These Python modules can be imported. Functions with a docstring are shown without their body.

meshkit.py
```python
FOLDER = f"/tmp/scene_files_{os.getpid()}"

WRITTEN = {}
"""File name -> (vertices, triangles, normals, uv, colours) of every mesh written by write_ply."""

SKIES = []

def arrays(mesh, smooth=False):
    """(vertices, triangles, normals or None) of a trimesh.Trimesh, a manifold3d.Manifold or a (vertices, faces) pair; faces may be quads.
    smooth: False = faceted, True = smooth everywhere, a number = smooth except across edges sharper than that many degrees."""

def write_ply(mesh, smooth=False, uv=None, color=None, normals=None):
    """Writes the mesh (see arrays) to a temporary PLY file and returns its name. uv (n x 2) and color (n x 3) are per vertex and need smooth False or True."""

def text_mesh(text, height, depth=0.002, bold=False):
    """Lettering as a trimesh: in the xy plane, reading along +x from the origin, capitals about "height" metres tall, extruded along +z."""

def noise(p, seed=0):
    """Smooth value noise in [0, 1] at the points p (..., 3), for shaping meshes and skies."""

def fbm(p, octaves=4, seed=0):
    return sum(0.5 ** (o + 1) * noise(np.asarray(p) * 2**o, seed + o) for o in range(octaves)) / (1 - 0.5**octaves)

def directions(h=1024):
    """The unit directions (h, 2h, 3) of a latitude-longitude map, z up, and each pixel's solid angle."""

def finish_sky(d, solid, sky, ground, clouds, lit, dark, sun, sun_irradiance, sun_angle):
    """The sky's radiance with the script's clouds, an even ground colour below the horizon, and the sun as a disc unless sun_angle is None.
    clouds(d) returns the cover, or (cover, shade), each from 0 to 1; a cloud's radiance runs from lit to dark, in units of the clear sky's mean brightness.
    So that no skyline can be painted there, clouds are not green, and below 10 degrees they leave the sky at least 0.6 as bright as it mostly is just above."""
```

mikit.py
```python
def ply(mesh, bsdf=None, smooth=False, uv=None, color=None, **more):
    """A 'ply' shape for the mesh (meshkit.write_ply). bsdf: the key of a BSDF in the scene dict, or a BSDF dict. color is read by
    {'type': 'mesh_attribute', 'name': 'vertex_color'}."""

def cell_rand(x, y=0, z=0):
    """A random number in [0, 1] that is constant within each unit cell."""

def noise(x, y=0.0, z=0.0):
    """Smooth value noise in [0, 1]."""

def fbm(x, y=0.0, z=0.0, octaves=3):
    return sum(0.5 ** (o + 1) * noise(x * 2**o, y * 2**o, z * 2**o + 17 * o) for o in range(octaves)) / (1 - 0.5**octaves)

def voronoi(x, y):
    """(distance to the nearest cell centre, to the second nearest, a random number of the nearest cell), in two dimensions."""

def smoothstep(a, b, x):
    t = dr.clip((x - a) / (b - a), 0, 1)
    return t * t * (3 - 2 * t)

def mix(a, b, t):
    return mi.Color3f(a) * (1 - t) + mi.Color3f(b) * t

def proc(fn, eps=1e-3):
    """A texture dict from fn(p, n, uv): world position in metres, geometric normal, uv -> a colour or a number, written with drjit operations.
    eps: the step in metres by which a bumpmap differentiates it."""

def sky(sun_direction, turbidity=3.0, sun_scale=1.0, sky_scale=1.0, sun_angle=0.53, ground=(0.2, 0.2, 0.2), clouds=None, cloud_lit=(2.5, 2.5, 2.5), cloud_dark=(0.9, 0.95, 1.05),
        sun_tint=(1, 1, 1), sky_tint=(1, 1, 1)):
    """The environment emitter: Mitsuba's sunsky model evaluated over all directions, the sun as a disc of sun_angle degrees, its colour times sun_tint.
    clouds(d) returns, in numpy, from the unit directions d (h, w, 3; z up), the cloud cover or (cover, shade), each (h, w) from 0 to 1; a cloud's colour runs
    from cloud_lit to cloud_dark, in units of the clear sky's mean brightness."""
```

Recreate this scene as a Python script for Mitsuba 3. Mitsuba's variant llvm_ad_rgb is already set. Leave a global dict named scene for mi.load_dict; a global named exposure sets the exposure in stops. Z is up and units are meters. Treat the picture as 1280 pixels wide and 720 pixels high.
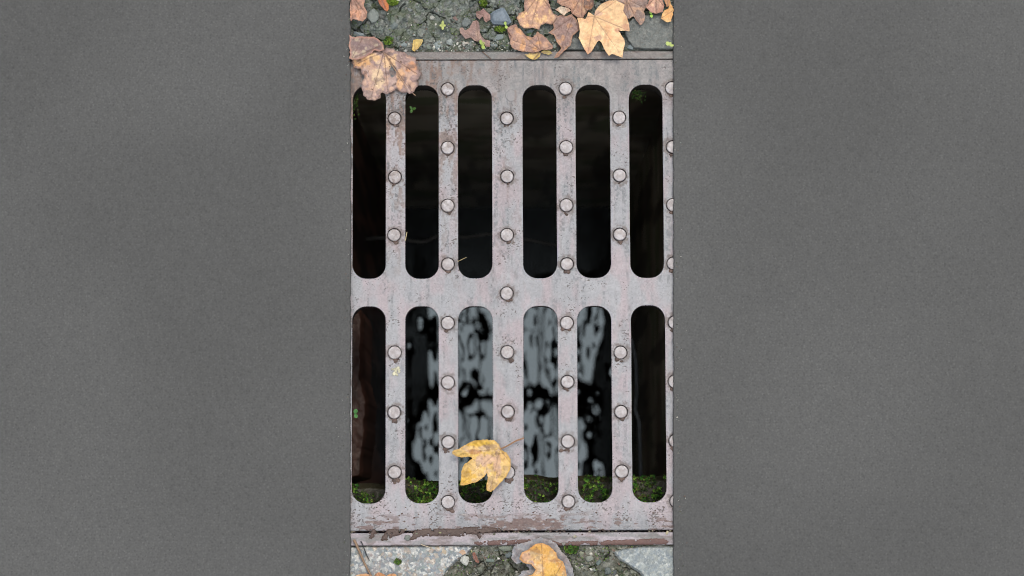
import math
import numpy as np
import trimesh
import shapely
from shapely.geometry import Polygon, Point, box as sbox
from scipy.spatial import Delaunay, cKDTree
import manifold3d as m3
import drjit as dr
import mitsuba as mi
import mikit
from meshkit import noise as mnoise, fbm as mfbm

T = mi.ScalarTransform4f
scene, labels = {}, {}
# ------------------------------------------------------------------ camera, sky, exposure
S = 0.5 / 597                       # metres per photograph pixel on the grating's plane
H, ROLL = 2.4, math.radians(0.2)
CAM = np.array([0.0, (360 - 627) * S, H])
DIST = float(np.linalg.norm(CAM))
FWD = -CAM / DIST
RIGHT = np.cross(FWD, [math.sin(ROLL), math.cos(ROLL), 0.0]); RIGHT /= np.linalg.norm(RIGHT)
UP = np.cross(RIGHT, FWD)
scene['type'] = 'scene'
scene['camera'] = {'type': 'thinlens', 'fov': math.degrees(2 * math.atan(640 * S / DIST)), 'fov_axis': 'x',
                   'to_world': T().look_at(origin=CAM.tolist(), target=[0, 0, 0], up=[math.sin(ROLL), math.cos(ROLL), 0]),
                   'aperture_radius': 0.0075, 'focus_distance': DIST, 'near_clip': 0.05, 'far_clip': 200.0}


def overcast(d):                    # an even cloud layer, brighter overhead than at the horizon
    return np.ones(d.shape[:2]), 1 - np.clip(d[..., 2], 0, 1) ** 1.5


scene['sky'] = mikit.sky((0.35, 0.85, 1.5), turbidity=3, sun_scale=0.22, sun_angle=20, clouds=overcast,
                         cloud_lit=(3.1, 3.2, 3.32), cloud_dark=(0.65, 0.68, 0.72), sun_tint=(.90, .99, 1.10))
exposure = 3.17
K = 0.40                            # albedo of a surface that the overcast light shows as sRGB white

rng = np.random.default_rng(7)


# ------------------------------------------------------------------ helpers
def unproject(px, py, z=0.0):
    """Photograph pixel -> the point of the plane z that stands there."""
    px, py, z = np.broadcast_arrays(np.asarray(px, float), np.asarray(py, float), np.asarray(z, float))
    d = FWD * DIST + (px[..., None] - 640) * S * RIGHT + (360 - py[..., None]) * S * UP
    return CAM + ((z - CAM[2]) / d[..., 2])[..., None] * d


def plan(points, z=0.0):
    """Outline read off the photograph -> plan coordinates in 'px' of the grating's plane (x right, y down)."""
    p = np.asarray(points, float)
    w = unproject(p[:, 0], p[:, 1], z)
    return np.c_[w[:, 0] / S + 640, 360 - w[:, 1] / S]


def metres(q, z):
    return np.c_[(q[:, 0] - 640) * S, (360 - q[:, 1]) * S, np.broadcast_to(z, len(q))]


def lin(c):
    c = np.asarray(c, float) / 255
    return np.where(c < 0.04045, c / 12.92, ((c + 0.055) / 1.055) ** 2.4)


def col(r, g, b):
    return lin((r, g, b)) * K


def n2(q, scale, seed=0, octaves=3):
    return mfbm(np.c_[q[:, 0] / scale + 500, q[:, 1] / scale + 500, np.full(len(q), 3.7 + seed * 11.3)], octaves, seed)


def ss(a, b, x):
    t = np.clip((x - a) / (b - a), 0, 1)
    return t * t * (3 - 2 * t)


def numbered(name):
    if name not in scene and name not in labels and not any(k.startswith(name + '__') for k in scene):
        return name
    i = 1
    while True:
        k = f'{name}_{i:03d}'
        if k not in scene and k not in labels and not any(x.startswith(k + '__') for x in scene):
            return k
        i += 1


def obj(name, shape, label=None, cat=None, kind=None, group=None):
    key = numbered(name)
    scene[key] = shape
    tag(key, label, cat, kind, group)
    return key


def tag(key, label=None, cat=None, kind=None, group=None):
    d = {k: v for k, v in (('label', label), ('category', cat), ('kind', kind), ('group', group)) if v}
    if d:
        labels[key] = d


def rough_outline(q, amp=0.8, step=1.0, scale=4.0, seed=0):
    """The outline resampled and made uneven by noise."""
    ring = Polygon(q).exterior
    n = max(12, int(ring.length / step))
    p = np.array([ring.interpolate(i / n, normalized=True).coords[0] for i in range(n)])
    dx = np.c_[n2(p, scale, seed), n2(p, scale, seed + 5)] - 0.5
    return p + dx * 2 * amp


def polymesh(q, step):
    """Triangulates the inside of an outline (plan px) on a fine grid. Returns points, faces, distance to the outline, boundary edges."""
    poly = Polygon(q)
    if not poly.is_valid:
        poly = poly.buffer(0)
        if poly.geom_type != 'Polygon':
            poly = max(poly.geoms, key=lambda g: g.area)
    ring = poly.exterior
    n = max(12, int(ring.length / step))
    b = np.array([ring.interpolate(i / n, normalized=True).coords[0] for i in range(n)])
    x0, y0, x1, y1 = poly.bounds
    gx, gy = np.meshgrid(np.arange(x0, x1, step), np.arange(y0, y1, step * 0.9))
    gx[1::2] += step / 2
    g = np.c_[gx.ravel(), gy.ravel()]
    g = g[shapely.contains_xy(poly.buffer(-0.5 * step), g[:, 0], g[:, 1])]
    p = np.vstack([b, g])
    f = Delaunay(p).simplices
    c = p[f].mean(1)
    f = f[shapely.contains_xy(poly.buffer(step * 0.05), c[:, 0], c[:, 1])]
    a = p[f]
    area = (a[:, 1, 0] - a[:, 0, 0]) * (a[:, 2, 1] - a[:, 0, 1]) - (a[:, 1, 1] - a[:, 0, 1]) * (a[:, 2, 0] - a[:, 0, 0])
    f = f[np.abs(area) > 1e-6]
    area = area[np.abs(area) > 1e-6]
    f[area > 0] = f[area > 0][:, ::-1]           # plan y points down: this makes the normals point up
    d = shapely.distance(ring, shapely.points(p))
    return p, f, d


def boundary_edges(f):
    e = np.vstack([f[:, [0, 1]], f[:, [1, 2]], f[:, [2, 0]]])
    key = np.sort(e, 1)
    _, inv, cnt = np.unique(key, axis=0, return_inverse=True, return_counts=True)
    return e[cnt[inv.ravel()] == 1]


def slab_mesh(p, f, ztop, zbot, color):
    """Closed sheet: top, walls and underside."""
    n = len(p)
    v = np.vstack([metres(p, ztop), metres(p, zbot)])
    e = boundary_edges(f)
    walls = np.vstack([np.c_[e[:, 1], e[:, 0], e[:, 0] + n], np.c_[e[:, 1], e[:, 0] + n, e[:, 1] + n]])
    return (v, np.vstack([f, f[:, ::-1] + n, walls])), np.vstack([color, color])


def vply(mesh, color, bsdf, smooth=True):
    return mikit.ply(trimesh.Trimesh(mesh[0], mesh[1], process=False), bsdf, smooth=smooth, color=np.clip(color, 0.002, 0.9))


def tube(points, radii, sides=7):
    p = np.asarray(points, float)
    t = np.gradient(p, axis=0); t /= np.linalg.norm(t, axis=1, keepdims=True)
    a = np.cross(t, [0.1, 0.2, 1.0]); a /= np.linalg.norm(a, axis=1, keepdims=True)
    b = np.cross(t, a)
    ang = np.arange(sides) * 2 * np.pi / sides
    r = np.broadcast_to(radii, len(p))
    v = p[:, None] + r[:, None, None] * (np.cos(ang)[None, :, None] * a[:, None] + np.sin(ang)[None, :, None] * b[:, None])
    i, j = np.meshgrid(np.arange(len(p) - 1), np.arange(sides), indexing='ij')
    q = np.stack([i * sides + j, i * sides + (j + 1) % sides, (i + 1) * sides + (j + 1) % sides, (i + 1) * sides + j], -1).reshape(-1, 4)
    f = np.vstack([q[:, [0, 1, 2]], q[:, [0, 2, 3]]])
    v = v.reshape(-1, 3)
    caps = []
    for s0, flip in ((0, True), ((len(p) - 1) * sides, False)):
        for k in range(1, sides - 1):
            tri = [s0, s0 + k, s0 + k + 1]
            caps.append(tri[::-1] if flip else tri)
    m = trimesh.Trimesh(v, np.vstack([f, caps]), process=False)
    if m.volume < 0:
        m.invert()
    return m


# ------------------------------------------------------------------ materials
def rgb(c):
    return {'type': 'rgb', 'value': [float(x) for x in c]}


VC = {'type': 'mesh_attribute', 'name': 'vertex_color'}


def wx(p):
    return p.x / S + 640, 360 - p.y / S


def c3(c):
    return mi.Color3f(*[float(x) for x in c])


def iron_color(p, n, uv):
    x, y = wx(p)
    z = p.z / S
    big = mikit.fbm(x / 55, y / 70, 1.5, 3)
    mid = mikit.fbm(x / 8 + 40, y / 10, z / 9 + 4.5, 4)
    fine = mikit.noise(x / 1.5, y / 1.5, z / 1.5)
    grit = mikit.noise(x / 2.3 + 90, y / 2.3, z / 2.3 + 5)
    pink, blue, grey = c3(col(176, 163, 168)), c3(col(164, 166, 171)), c3(col(174, 164, 169))
    t = mikit.smoothstep(0.38, 0.66, mikit.fbm(x / 12 + 9, y / 30 + 3, 7.7, 4))
    c = mikit.mix(grey, mikit.mix(blue, pink, t), 0.8)
    c = c * (0.84 + 0.22 * big + 0.14 * mid)
    up = mikit.smoothstep(430.0, 90.0, y) * mikit.smoothstep(740.0, 500.0, x)
    high = mikit.smoothstep(430.0, 60.0, y)
    # a dull mottled skin on the upper rim
    rim = mikit.smoothstep(170.0, 92.0, y)
    c = mikit.mix(c, mikit.mix(c3(col(118, 114, 112)), c3(col(158, 150, 148)), mikit.smoothstep(0.3, 0.7, mid * 0.6 + grit * 0.4)), 0.72 * rim)
    # rust films, most on the upper left
    r1 = mikit.fbm(x / 5 + 70, y / 17 + 10, 2.2, 4) * 0.8 + grit * 0.2
    rust = mikit.smoothstep(0.60 - 0.23 * up, 0.74 - 0.16 * up, r1) * (0.12 + 0.74 * up + 0.1 * high)
    c = mikit.mix(c, mikit.mix(c3(col(150, 116, 100)), c3(col(112, 92, 84)), grit), rust)
    # worn blue-black pitting in bands along the bars, broken up by grain
    bl = mikit.smoothstep(0.53, 0.68, mikit.fbm(x / 5 + 20, y / 34 + 33, 5.1, 3)) * mikit.smoothstep(0.35, 0.7, 0.55 * grit + 0.45 * fine)
    c = mikit.mix(c, c3(col(92, 100, 106)), (0.45 + 0.35 * high) * bl)
    # small pits and specks of dirt, thick on the lower rim
    low = mikit.smoothstep(560.0, 640.0, y)
    sp = mikit.noise(x / 1.9 + 300 + y / 6.0, y / 1.3, z / 2) * 0.62 + mikit.fbm(x / 17 + 2, y / 17, 9.0, 2) * 0.44
    dots = mikit.smoothstep(0.805 - 0.125 * low - 0.09 * up, 0.86 - 0.10 * low - 0.08 * up, sp)
    c = mikit.mix(c, c3(col(84, 72, 70)), 0.8 * dots)
    c = c * (1 - 0.10 * high * mikit.smoothstep(0.3, 0.6, mid))
    # grime caught round the studs
    ds = mi.Float(99.0)
    for k, cx in enumerate((429.0, 493.2, 559.8, 634.4, 708.6, 775.6, 842.2)):
        par = 1 if k % 2 == 0 else 0
        r = 2 * dr.round(((y - 367.2) / 36.97 - par) / 2) + par
        d = dr.sqrt(dr.square(x - cx) + dr.square(y - 367.2 - 36.97 * r))
        ds = dr.select((dr.abs(r) <= 7) & ((dr.abs(r) > 0.5) | (k == 3)), dr.minimum(ds, d), ds)
    gm = mikit.smoothstep(15.0, 8.5, ds + 14 * (mikit.fbm(x / 4 + 33, y / 4, 21.0, 4) - 0.45))
    c = mikit.mix(c, c3(col(100, 84, 78)), 0.72 * gm)
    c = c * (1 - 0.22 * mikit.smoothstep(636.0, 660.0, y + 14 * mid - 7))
    # brown silt dried on the lower rim
    edge = mikit.fbm(x / 6, y / 3, 12.0, 5) * 22 - 11
    st = mikit.smoothstep(8.0, 3.0, dr.abs(y - 653) + edge) * mikit.smoothstep(44.0, 38.0, dr.abs(x - 660) + edge * 0.8)
    st2 = mikit.smoothstep(0.57, 0.64, mikit.fbm(x / 11 + 8, y / 3.0, 31.0, 5)) * mikit.smoothstep(630.0, 655.0, y) * 0.85
    c = mikit.mix(c, c3(col(108, 80, 72)) * (0.8 + 0.4 * grit), dr.maximum(st * 0.92, st2))
    # side faces, picked out by their normal, are brown-black instead of the top colour
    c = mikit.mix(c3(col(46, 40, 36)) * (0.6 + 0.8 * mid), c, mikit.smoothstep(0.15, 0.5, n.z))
    return c * (0.86 + 0.28 * fine)


def iron_bump(p, n, uv):
    x, y = wx(p)
    z = p.z / S
    return (mikit.noise(x / 1.3, y / 1.3, z / 1.3) * 0.5 + mikit.fbm(x / 3.2, y / 3.2, z / 3.2, 2) * 1.0 + 1.4 * mikit.fbm(x / 14, y / 14, z / 14, 2))


def iron_rough(p, n, uv):
    x, y = wx(p)
    return 0.40 + 0.3 * mikit.fbm(x / 9, y / 9, 3.0, 3) - 0.22 * mikit.smoothstep(600.0, 650.0, y)


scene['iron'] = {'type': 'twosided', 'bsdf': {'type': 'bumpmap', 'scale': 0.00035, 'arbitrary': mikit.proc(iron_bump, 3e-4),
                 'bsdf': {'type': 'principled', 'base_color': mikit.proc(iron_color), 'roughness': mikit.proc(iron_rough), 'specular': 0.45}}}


def stud_color(p, n, uv):
    x, y = wx(p)
    m = mikit.fbm(x / 5, y / 5, p.z / S / 5, 3)
    up = mikit.smoothstep(420.0, 100.0, y) * mikit.smoothstep(720.0, 480.0, x)
    c = mikit.mix(c3(col(198, 192, 195)), c3(col(170, 160, 160)), mikit.smoothstep(0.3, 0.7, m))
    c = mikit.mix(c, c3(col(120, 100, 92)), (0.15 + up * 0.65) * mikit.smoothstep(0.35, 0.65, mikit.fbm(x / 4 + 9, y / 4, 1.0, 3)))
    return c * (0.88 + 0.24 * mikit.noise(x / 1.4, y / 1.4, 8.0))


scene['stud_iron'] = {'type': 'twosided', 'bsdf': {'type': 'bumpmap', 'scale': 0.0003, 'arbitrary': mikit.proc(iron_bump, 3e-4),
                      'bsdf': {'type': 'principled', 'base_color': mikit.proc(stud_color), 'roughness': 0.42, 'specular': 0.5}}}


def frame_color(p, n, uv):
    x, y = wx(p)
    z = p.z / S
    m = mikit.fbm(x / 16, y / 5, z / 8, 4)
    top, low = c3(col(128, 120, 118)), c3(col(176, 166, 172))
    c = mikit.mix(top, low, mikit.smoothstep(200.0, 600.0, y))
    c = mikit.mix(c, c3(col(110, 92, 84)), 0.6 * mikit.smoothstep(0.5, 0.68, m))
    c = mikit.mix(c, c3(col(120, 126, 124)), 0.5 * mikit.smoothstep(0.52, 0.7, mikit.fbm(x / 22 + 5, y / 6, 3.0, 3)))
    return c * (0.8 + 0.4 * mikit.noise(x / 1.6, y / 1.6, z / 1.6))


scene['frame_iron'] = {'type': 'twosided', 'bsdf': {'type': 'bumpmap', 'scale': 0.0004, 'arbitrary': mikit.proc(iron_bump, 3e-4),
                       'bsdf': {'type': 'principled', 'base_color': mikit.proc(frame_color), 'roughness': 0.5, 'specular': 0.4}}}


def road_color(p, n, uv):
    x, y = wx(p)
    c = mikit.mix(c3(col(89, 89, 89)), c3(col(98, 98, 98)), mikit.smoothstep(0.25, 0.75, mikit.fbm(x / 260, y / 260, 3.0, 2)))
    c = c * (0.95 + 0.1 * mikit.fbm(x / 11, y / 11, 2.0, 3))
    d1, d2, k = mikit.voronoi(x / 3.4, y / 3.4)          # fine aggregate showing through the binder
    c = c * (1 + (k - 0.5) * 0.34 * mikit.smoothstep(0.45, 0.25, d1))
    return c * (0.90 + 0.2 * mikit.noise(x / 1.5, y / 1.5, 6.0))


def road_bump(p, n, uv):
    x, y = wx(p)
    return mikit.fbm(x / 3, y / 3, 1.0, 2) + 2.5 * mikit.fbm(x / 30, y / 30, 1.0, 2)


scene['asphalt'] = {'type': 'twosided', 'bsdf': {'type': 'bumpmap', 'scale': 0.0004, 'arbitrary': mikit.proc(road_bump, 5e-4),
                    'bsdf': {'type': 'principled', 'base_color': mikit.proc(road_color), 'roughness': 0.7, 'specular': 0.2}}}


def shaft_color(p, n, uv):
    h = mikit.fbm(p.x * 9, p.y * 9, p.z * 9, 4)
    drip = mikit.fbm(p.x * 30 + 4, p.y * 30, p.z * 2.5, 3)
    c = mikit.mix(c3(col(128, 112, 92)), c3(col(170, 160, 140)), mikit.smoothstep(0.35, 0.65, h))
    c = mikit.mix(c, c3(col(84, 104, 54)), 0.6 * mikit.smoothstep(0.5, 0.66, mikit.fbm(p.x * 14 + 8, p.y * 14, p.z * 11, 3)))
    return mikit.mix(c, c3(col(58, 44, 36)), 0.7 * mikit.smoothstep(0.48, 0.62, drip))


def clay_color(p, n, uv):
    drip = mikit.fbm(p.x * 30 + 4, p.y * 34, p.z * 3, 3)
    return mikit.mix(c3(col(120, 78, 64)), c3(col(64, 46, 40)), mikit.smoothstep(0.4, 0.62, drip))


def wall_bump(p, n, uv):
    return mikit.fbm(p.x * 60, p.y * 60, p.z * 60, 4)


scene['shaft_stone'] = {'type': 'twosided', 'bsdf': {'type': 'bumpmap', 'scale': 0.006, 'arbitrary': mikit.proc(wall_bump, 2e-3),
                        'bsdf': {'type': 'principled', 'base_color': mikit.proc(shaft_color), 'roughness': 0.55, 'specular': 0.5}}}
scene['shaft_clay'] = {'type': 'twosided', 'bsdf': {'type': 'principled', 'base_color': mikit.proc(clay_color), 'roughness': 0.5, 'specular': 0.5}}
scene['matte'] = {'type': 'twosided', 'bsdf': {'type': 'principled', 'base_color': VC, 'roughness': 0.6, 'specular': 0.35}}
scene['leaf_skin'] = {'type': 'twosided', 'bsdf': {'type': 'principled', 'base_color': VC, 'roughness': 0.5, 'specular': 0.35}}
scene['moss_skin'] = {'type': 'twosided', 'bsdf': {'type': 'principled', 'base_color': VC, 'roughness': 0.7, 'specular': 0.2}}
scene['water_skin'] = {'type': 'plastic', 'int_ior': 1.75, 'specular_reflectance': rgb((.84, .96, 1.0)), 'diffuse_reflectance': rgb((0.006, 0.005, 0.004))}
scene['earth'] = {'type': 'twosided', 'bsdf': {'type': 'principled', 'base_color': rgb(col(86, 84, 78)), 'roughness': 0.9, 'specular': 0.2}}

# ------------------------------------------------------------------ the setting: ground, road, shaft, water
LAID_L, LAID_R = 437.8, 842.6                                   # plan px: edges of the added asphalt layer, which hides the outermost bars
ROAD_L, ROAD_R, TOP_Y, BOT_Y = 411.0, 860.0, -70.0, 790.0           # plan px: where the smooth asphalt begins


def wavy(x, seed):
    ys = np.arange(TOP_Y, BOT_Y + 1, 4.0)
    q = np.c_[np.full(len(ys), x), ys]
    q[:, 0] += (n2(q, 14, seed) - 0.5) * 3.2
    return q


def ragged(x, seed):
    ys = np.arange(TOP_Y, BOT_Y + 1, 1.5)
    q = np.c_[np.full(len(ys), x), ys]
    q[:, 0] += (n2(q, 22, seed, 2) - 0.5) * 2.0 + (n2(q, 3, seed + 1, 2) - .5) * 1.6
    return q


el, er = wavy(ROAD_L, 1), wavy(ROAD_R, 2)
hole = Polygon(np.vstack([el, er[::-1]]))


def extruded(poly_px, z0, z1):
    m = trimesh.creation.extrude_polygon(poly_px, 1.0, engine='earcut')
    v = np.array(m.vertices)
    w = metres(v[:, :2], 0)
    w[:, 2] = np.where(v[:, 2] > 0.5, z1, z0)
    m = trimesh.Trimesh(w, m.faces, process=True)
    if m.volume < 0:
        m.invert()
    return m


def layer(side):
    e = ragged(LAID_L if side < 0 else LAID_R, 5 + side)
    a_, b_ = plan([(438.2 if side < 0 else 841.8, 0), (438.2 if side < 0 else 841.8, 720)], 0.0052)
    e[:, 0] += a_[0] + (b_[0] - a_[0]) * (e[:, 1] - a_[1]) / (b_[1] - a_[1]) - (LAID_L if side < 0 else LAID_R)   # edge kept upright in the view, so not parallel to the grating
    o = wavy(ROAD_L - 160 if side < 0 else ROAD_R + 160, 3)
    e0, ch = e.copy(), 1.0
    e1 = e + [side * ch, 0]
    top, bot = 0.0052, 0.0008
    nn = len(e)
    far_x = 640 + side * 8900.0
    ow = np.c_[np.full(nn, far_x), e[:, 1]]
    mid = np.c_[e[:, 0] + side * 12, e[:, 1]]
    rows = [metres(e0, bot), metres(e0, top - 0.0012), metres(e1, top), metres(mid, top), metres(ow, top), metres(ow, bot), metres(e0, bot)]
    v = np.vstack(rows)
    f = []
    for r_ in range(len(rows) - 1):
        a_ = np.arange(nn - 1) + r_ * nn
        f += [np.c_[a_, a_ + 1, a_ + nn], np.c_[a_ + 1, a_ + nn + 1, a_ + nn]]
    f = np.vstack(f)
    for s0 in (0, nn - 1):
        ids = [s0 + r_ * nn for r_ in range(6)]
        f = np.vstack([f, [[ids[0], ids[k], ids[k + 1]] if s0 else [ids[0], ids[k + 1], ids[k]] for k in range(1, 5)]])
    m = trimesh.Trimesh(v, f, process=False)
    if m.volume < 0:
        m.invert()
    return m


for side in (-1, 1):  # invented asphalt sheets, one over each outer edge of the grating
    obj('added_asphalt', mikit.ply(layer(side), 'asphalt', smooth=20), 'added thin smooth grey asphalt layer on the ' + ('left' if side < 0 else 'right') + ' of the grating, covering its outermost bar', None, 'structure')
# the smooth road, with a rounded, uneven edge round the patch in which the drain is set
outer = sbox(640 - 9000, 360 - 9000, 640 + 9000, 360 + 9000)
obj('road', mikit.ply(extruded(outer.difference(hole), -0.05, -0.0006), 'asphalt'), 'smooth dark grey asphalt road on both sides of the drain', None, 'structure')
far = sbox(640 - 90000, 360 - 90000, 640 + 90000, 360 + 90000)
obj('terrain', mikit.ply(extruded(far.difference(outer.buffer(-600)), -0.30, -0.02), 'earth'), 'bare ground around the road', None, 'structure')

GX0, GX1 = 418.0, 856.5                                            # grating, plan px
edge = plan([(640, 75.2), (640, 663.2)], 0)[:, 1]
GY0, GY1 = float(edge[0]), float(edge[1])
fr = plan([(640, 64.3), (640, 681.5)], 0)[:, 1]
FY0, FY1 = float(fr[0]), float(fr[1])
FX0, FX1 = ROAD_L + 2.2, ROAD_R - 1.6
DEPTH = -1.25


def wall_box(x0, y0, x1, y1, z0, z1):
    a, b = metres(np.array([[x0, y1]]), z0)[0], metres(np.array([[x1, y0]]), z1)[0]
    m = trimesh.creation.box(bounds=[a, b])
    return m


SX0, SX1, SY0, SY1 = FX0 + 3, FX1 - 3, FY0 + 6, FY1 - 8
shaft = 'drain_shaft'
for (a, b, c, d), mat in (((SX0 - 60, SY0 - 60, SX1 + 60, SY0), 'shaft_stone'), ((SX0 - 60, SY1, SX1 + 60, SY1 + 60), 'shaft_stone'),
                          ((SX0 - 60, SY0, SX0, SY1), 'shaft_clay'), ((SX1, SY0, SX1 + 60, SY1), 'shaft_stone')):
    m = wall_box(a, b, c, d, DEPTH - 0.06, -0.052)
    obj(shaft + '__wall', mikit.ply(m, mat))
obj(shaft + '__base', mikit.ply(wall_box(SX0 - 60, SY0 - 60, SX1 + 60, SY1 + 60, DEPTH - 0.2, DEPTH - 0.061), 'shaft_stone'))
tag(shaft, 'dark square shaft below the iron grating, holding water', None, 'structure')

# water: a sheet with slow ripples
nx, ny = 260, 340
gx, gy = np.meshgrid(np.linspace(SX0 - 1, SX1 + 1, nx), np.linspace(SY0 - 1, SY1 + 1, ny))
q = np.c_[gx.ravel(), gy.ravel()]
rip = 0.00042 * (n2(q * [1, .7], 62, 3, 1) - 0.5) * 2 + 0.00024 * (n2(q * [1, .5], 24, 8, 1) - 0.5) * 2 + 0.00013 * (n2(q * [1, .7], 10, 9, 1) - .5)
i, j = np.meshgrid(np.arange(ny - 1), np.arange(nx - 1), indexing='ij')
a = (i * nx + j).ravel()
wf = np.vstack([np.c_[a, a + nx, a + 1], np.c_[a + 1, a + nx, a + nx + 1]])
obj('water', mikit.ply(trimesh.Trimesh(metres(q, DEPTH + rip), wf, process=False), 'water_skin', smooth=True), 'still dark water at the bottom of the shaft mirroring the slots', None, 'structure')


# uneven asphalt of the patch, above and below the drain: stones of several sizes set in tar, as a height field
def rough_ground(x0, x1, y0, y1, step, seed, palette, tint):
    r = np.random.default_rng(seed)
    gx, gy = np.meshgrid(np.arange(x0, x1 + step, step), np.arange(y0, y1 + step, step))
    q = np.c_[gx.ravel(), gy.ravel()]
    warp = np.c_[n2(q, 5, seed), n2(q, 5, seed + 3)] * 3.2
    area = (x1 - x0) * (y1 - y0)
    z = (n2(q, 34, seed, 3) - 0.5) * 0.007
    crack = np.ones(len(q))
    color = np.zeros((len(q), 3))
    for size, w in ((6.5, 0.9), (2.8, 0.7), (1.4, 0.5)):
        n = int(area / size ** 2)
        cs = np.c_[r.uniform(x0 - 9, x1 + 9, n), r.uniform(y0 - 9, y1 + 9, n)]
        d, k = cKDTree(cs).query(q + warp * (size / 6), k=2)
        gap = ss(0.0, 0.34 * size, d[:, 1] - d[:, 0])
        hgt = r.uniform(-1, 1, n) * size * 0.16 * S
        tilt = r.normal(0, 0.10, (n, 2))
        off = q - cs[k[:, 0]]
        z = z + w * ((hgt[k[:, 0]] + (off * tilt[k[:, 0]]).sum(1) * S) * gap - (1 - gap) * size * 0.20 * S)
        pc = np.array(palette)[r.integers(0, len(palette), n)] * r.uniform(0.65, 1.35, (n, 1))
        color += w * pc[k[:, 0]] * (0.55 + 0.45 * gap)[:, None]
    color /= 2.1
    n = int(area / 26 ** 2)                              # a few open cracks
    cs = np.c_[r.uniform(x0 - 9, x1 + 9, n), r.uniform(y0 - 9, y1 + 9, n)]
    d, k = cKDTree(cs).query(q + np.c_[n2(q, 7, seed + 40), n2(q, 7, seed + 41)] * 12, k=2)
    cut = (1 - ss(0.3, 1.6, d[:, 1] - d[:, 0])) * ss(.42, .55, n2(q, 16, seed + 42))
    z = z - cut * 0.0035
    color *= (1 - .5 * cut)[:, None]
    color *= (0.65 + 0.7 * n2(q, 1.3, seed + 9, 2))[:, None]
    m = ss(0.5, 0.62, n2(q, 9, seed + 20, 3))[:, None] * tint[1]
    color = color * (1 - m) + m * np.array(tint[0])
    ny, nx = gx.shape
    i, j = np.meshgrid(np.arange(ny - 1), np.arange(nx - 1), indexing='ij')
    a = (i * nx + j).ravel()
    f = np.vstack([np.c_[a, a + nx, a + 1], np.c_[a + 1, a + nx, a + nx + 1]])
    return q, z, f, color


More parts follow.
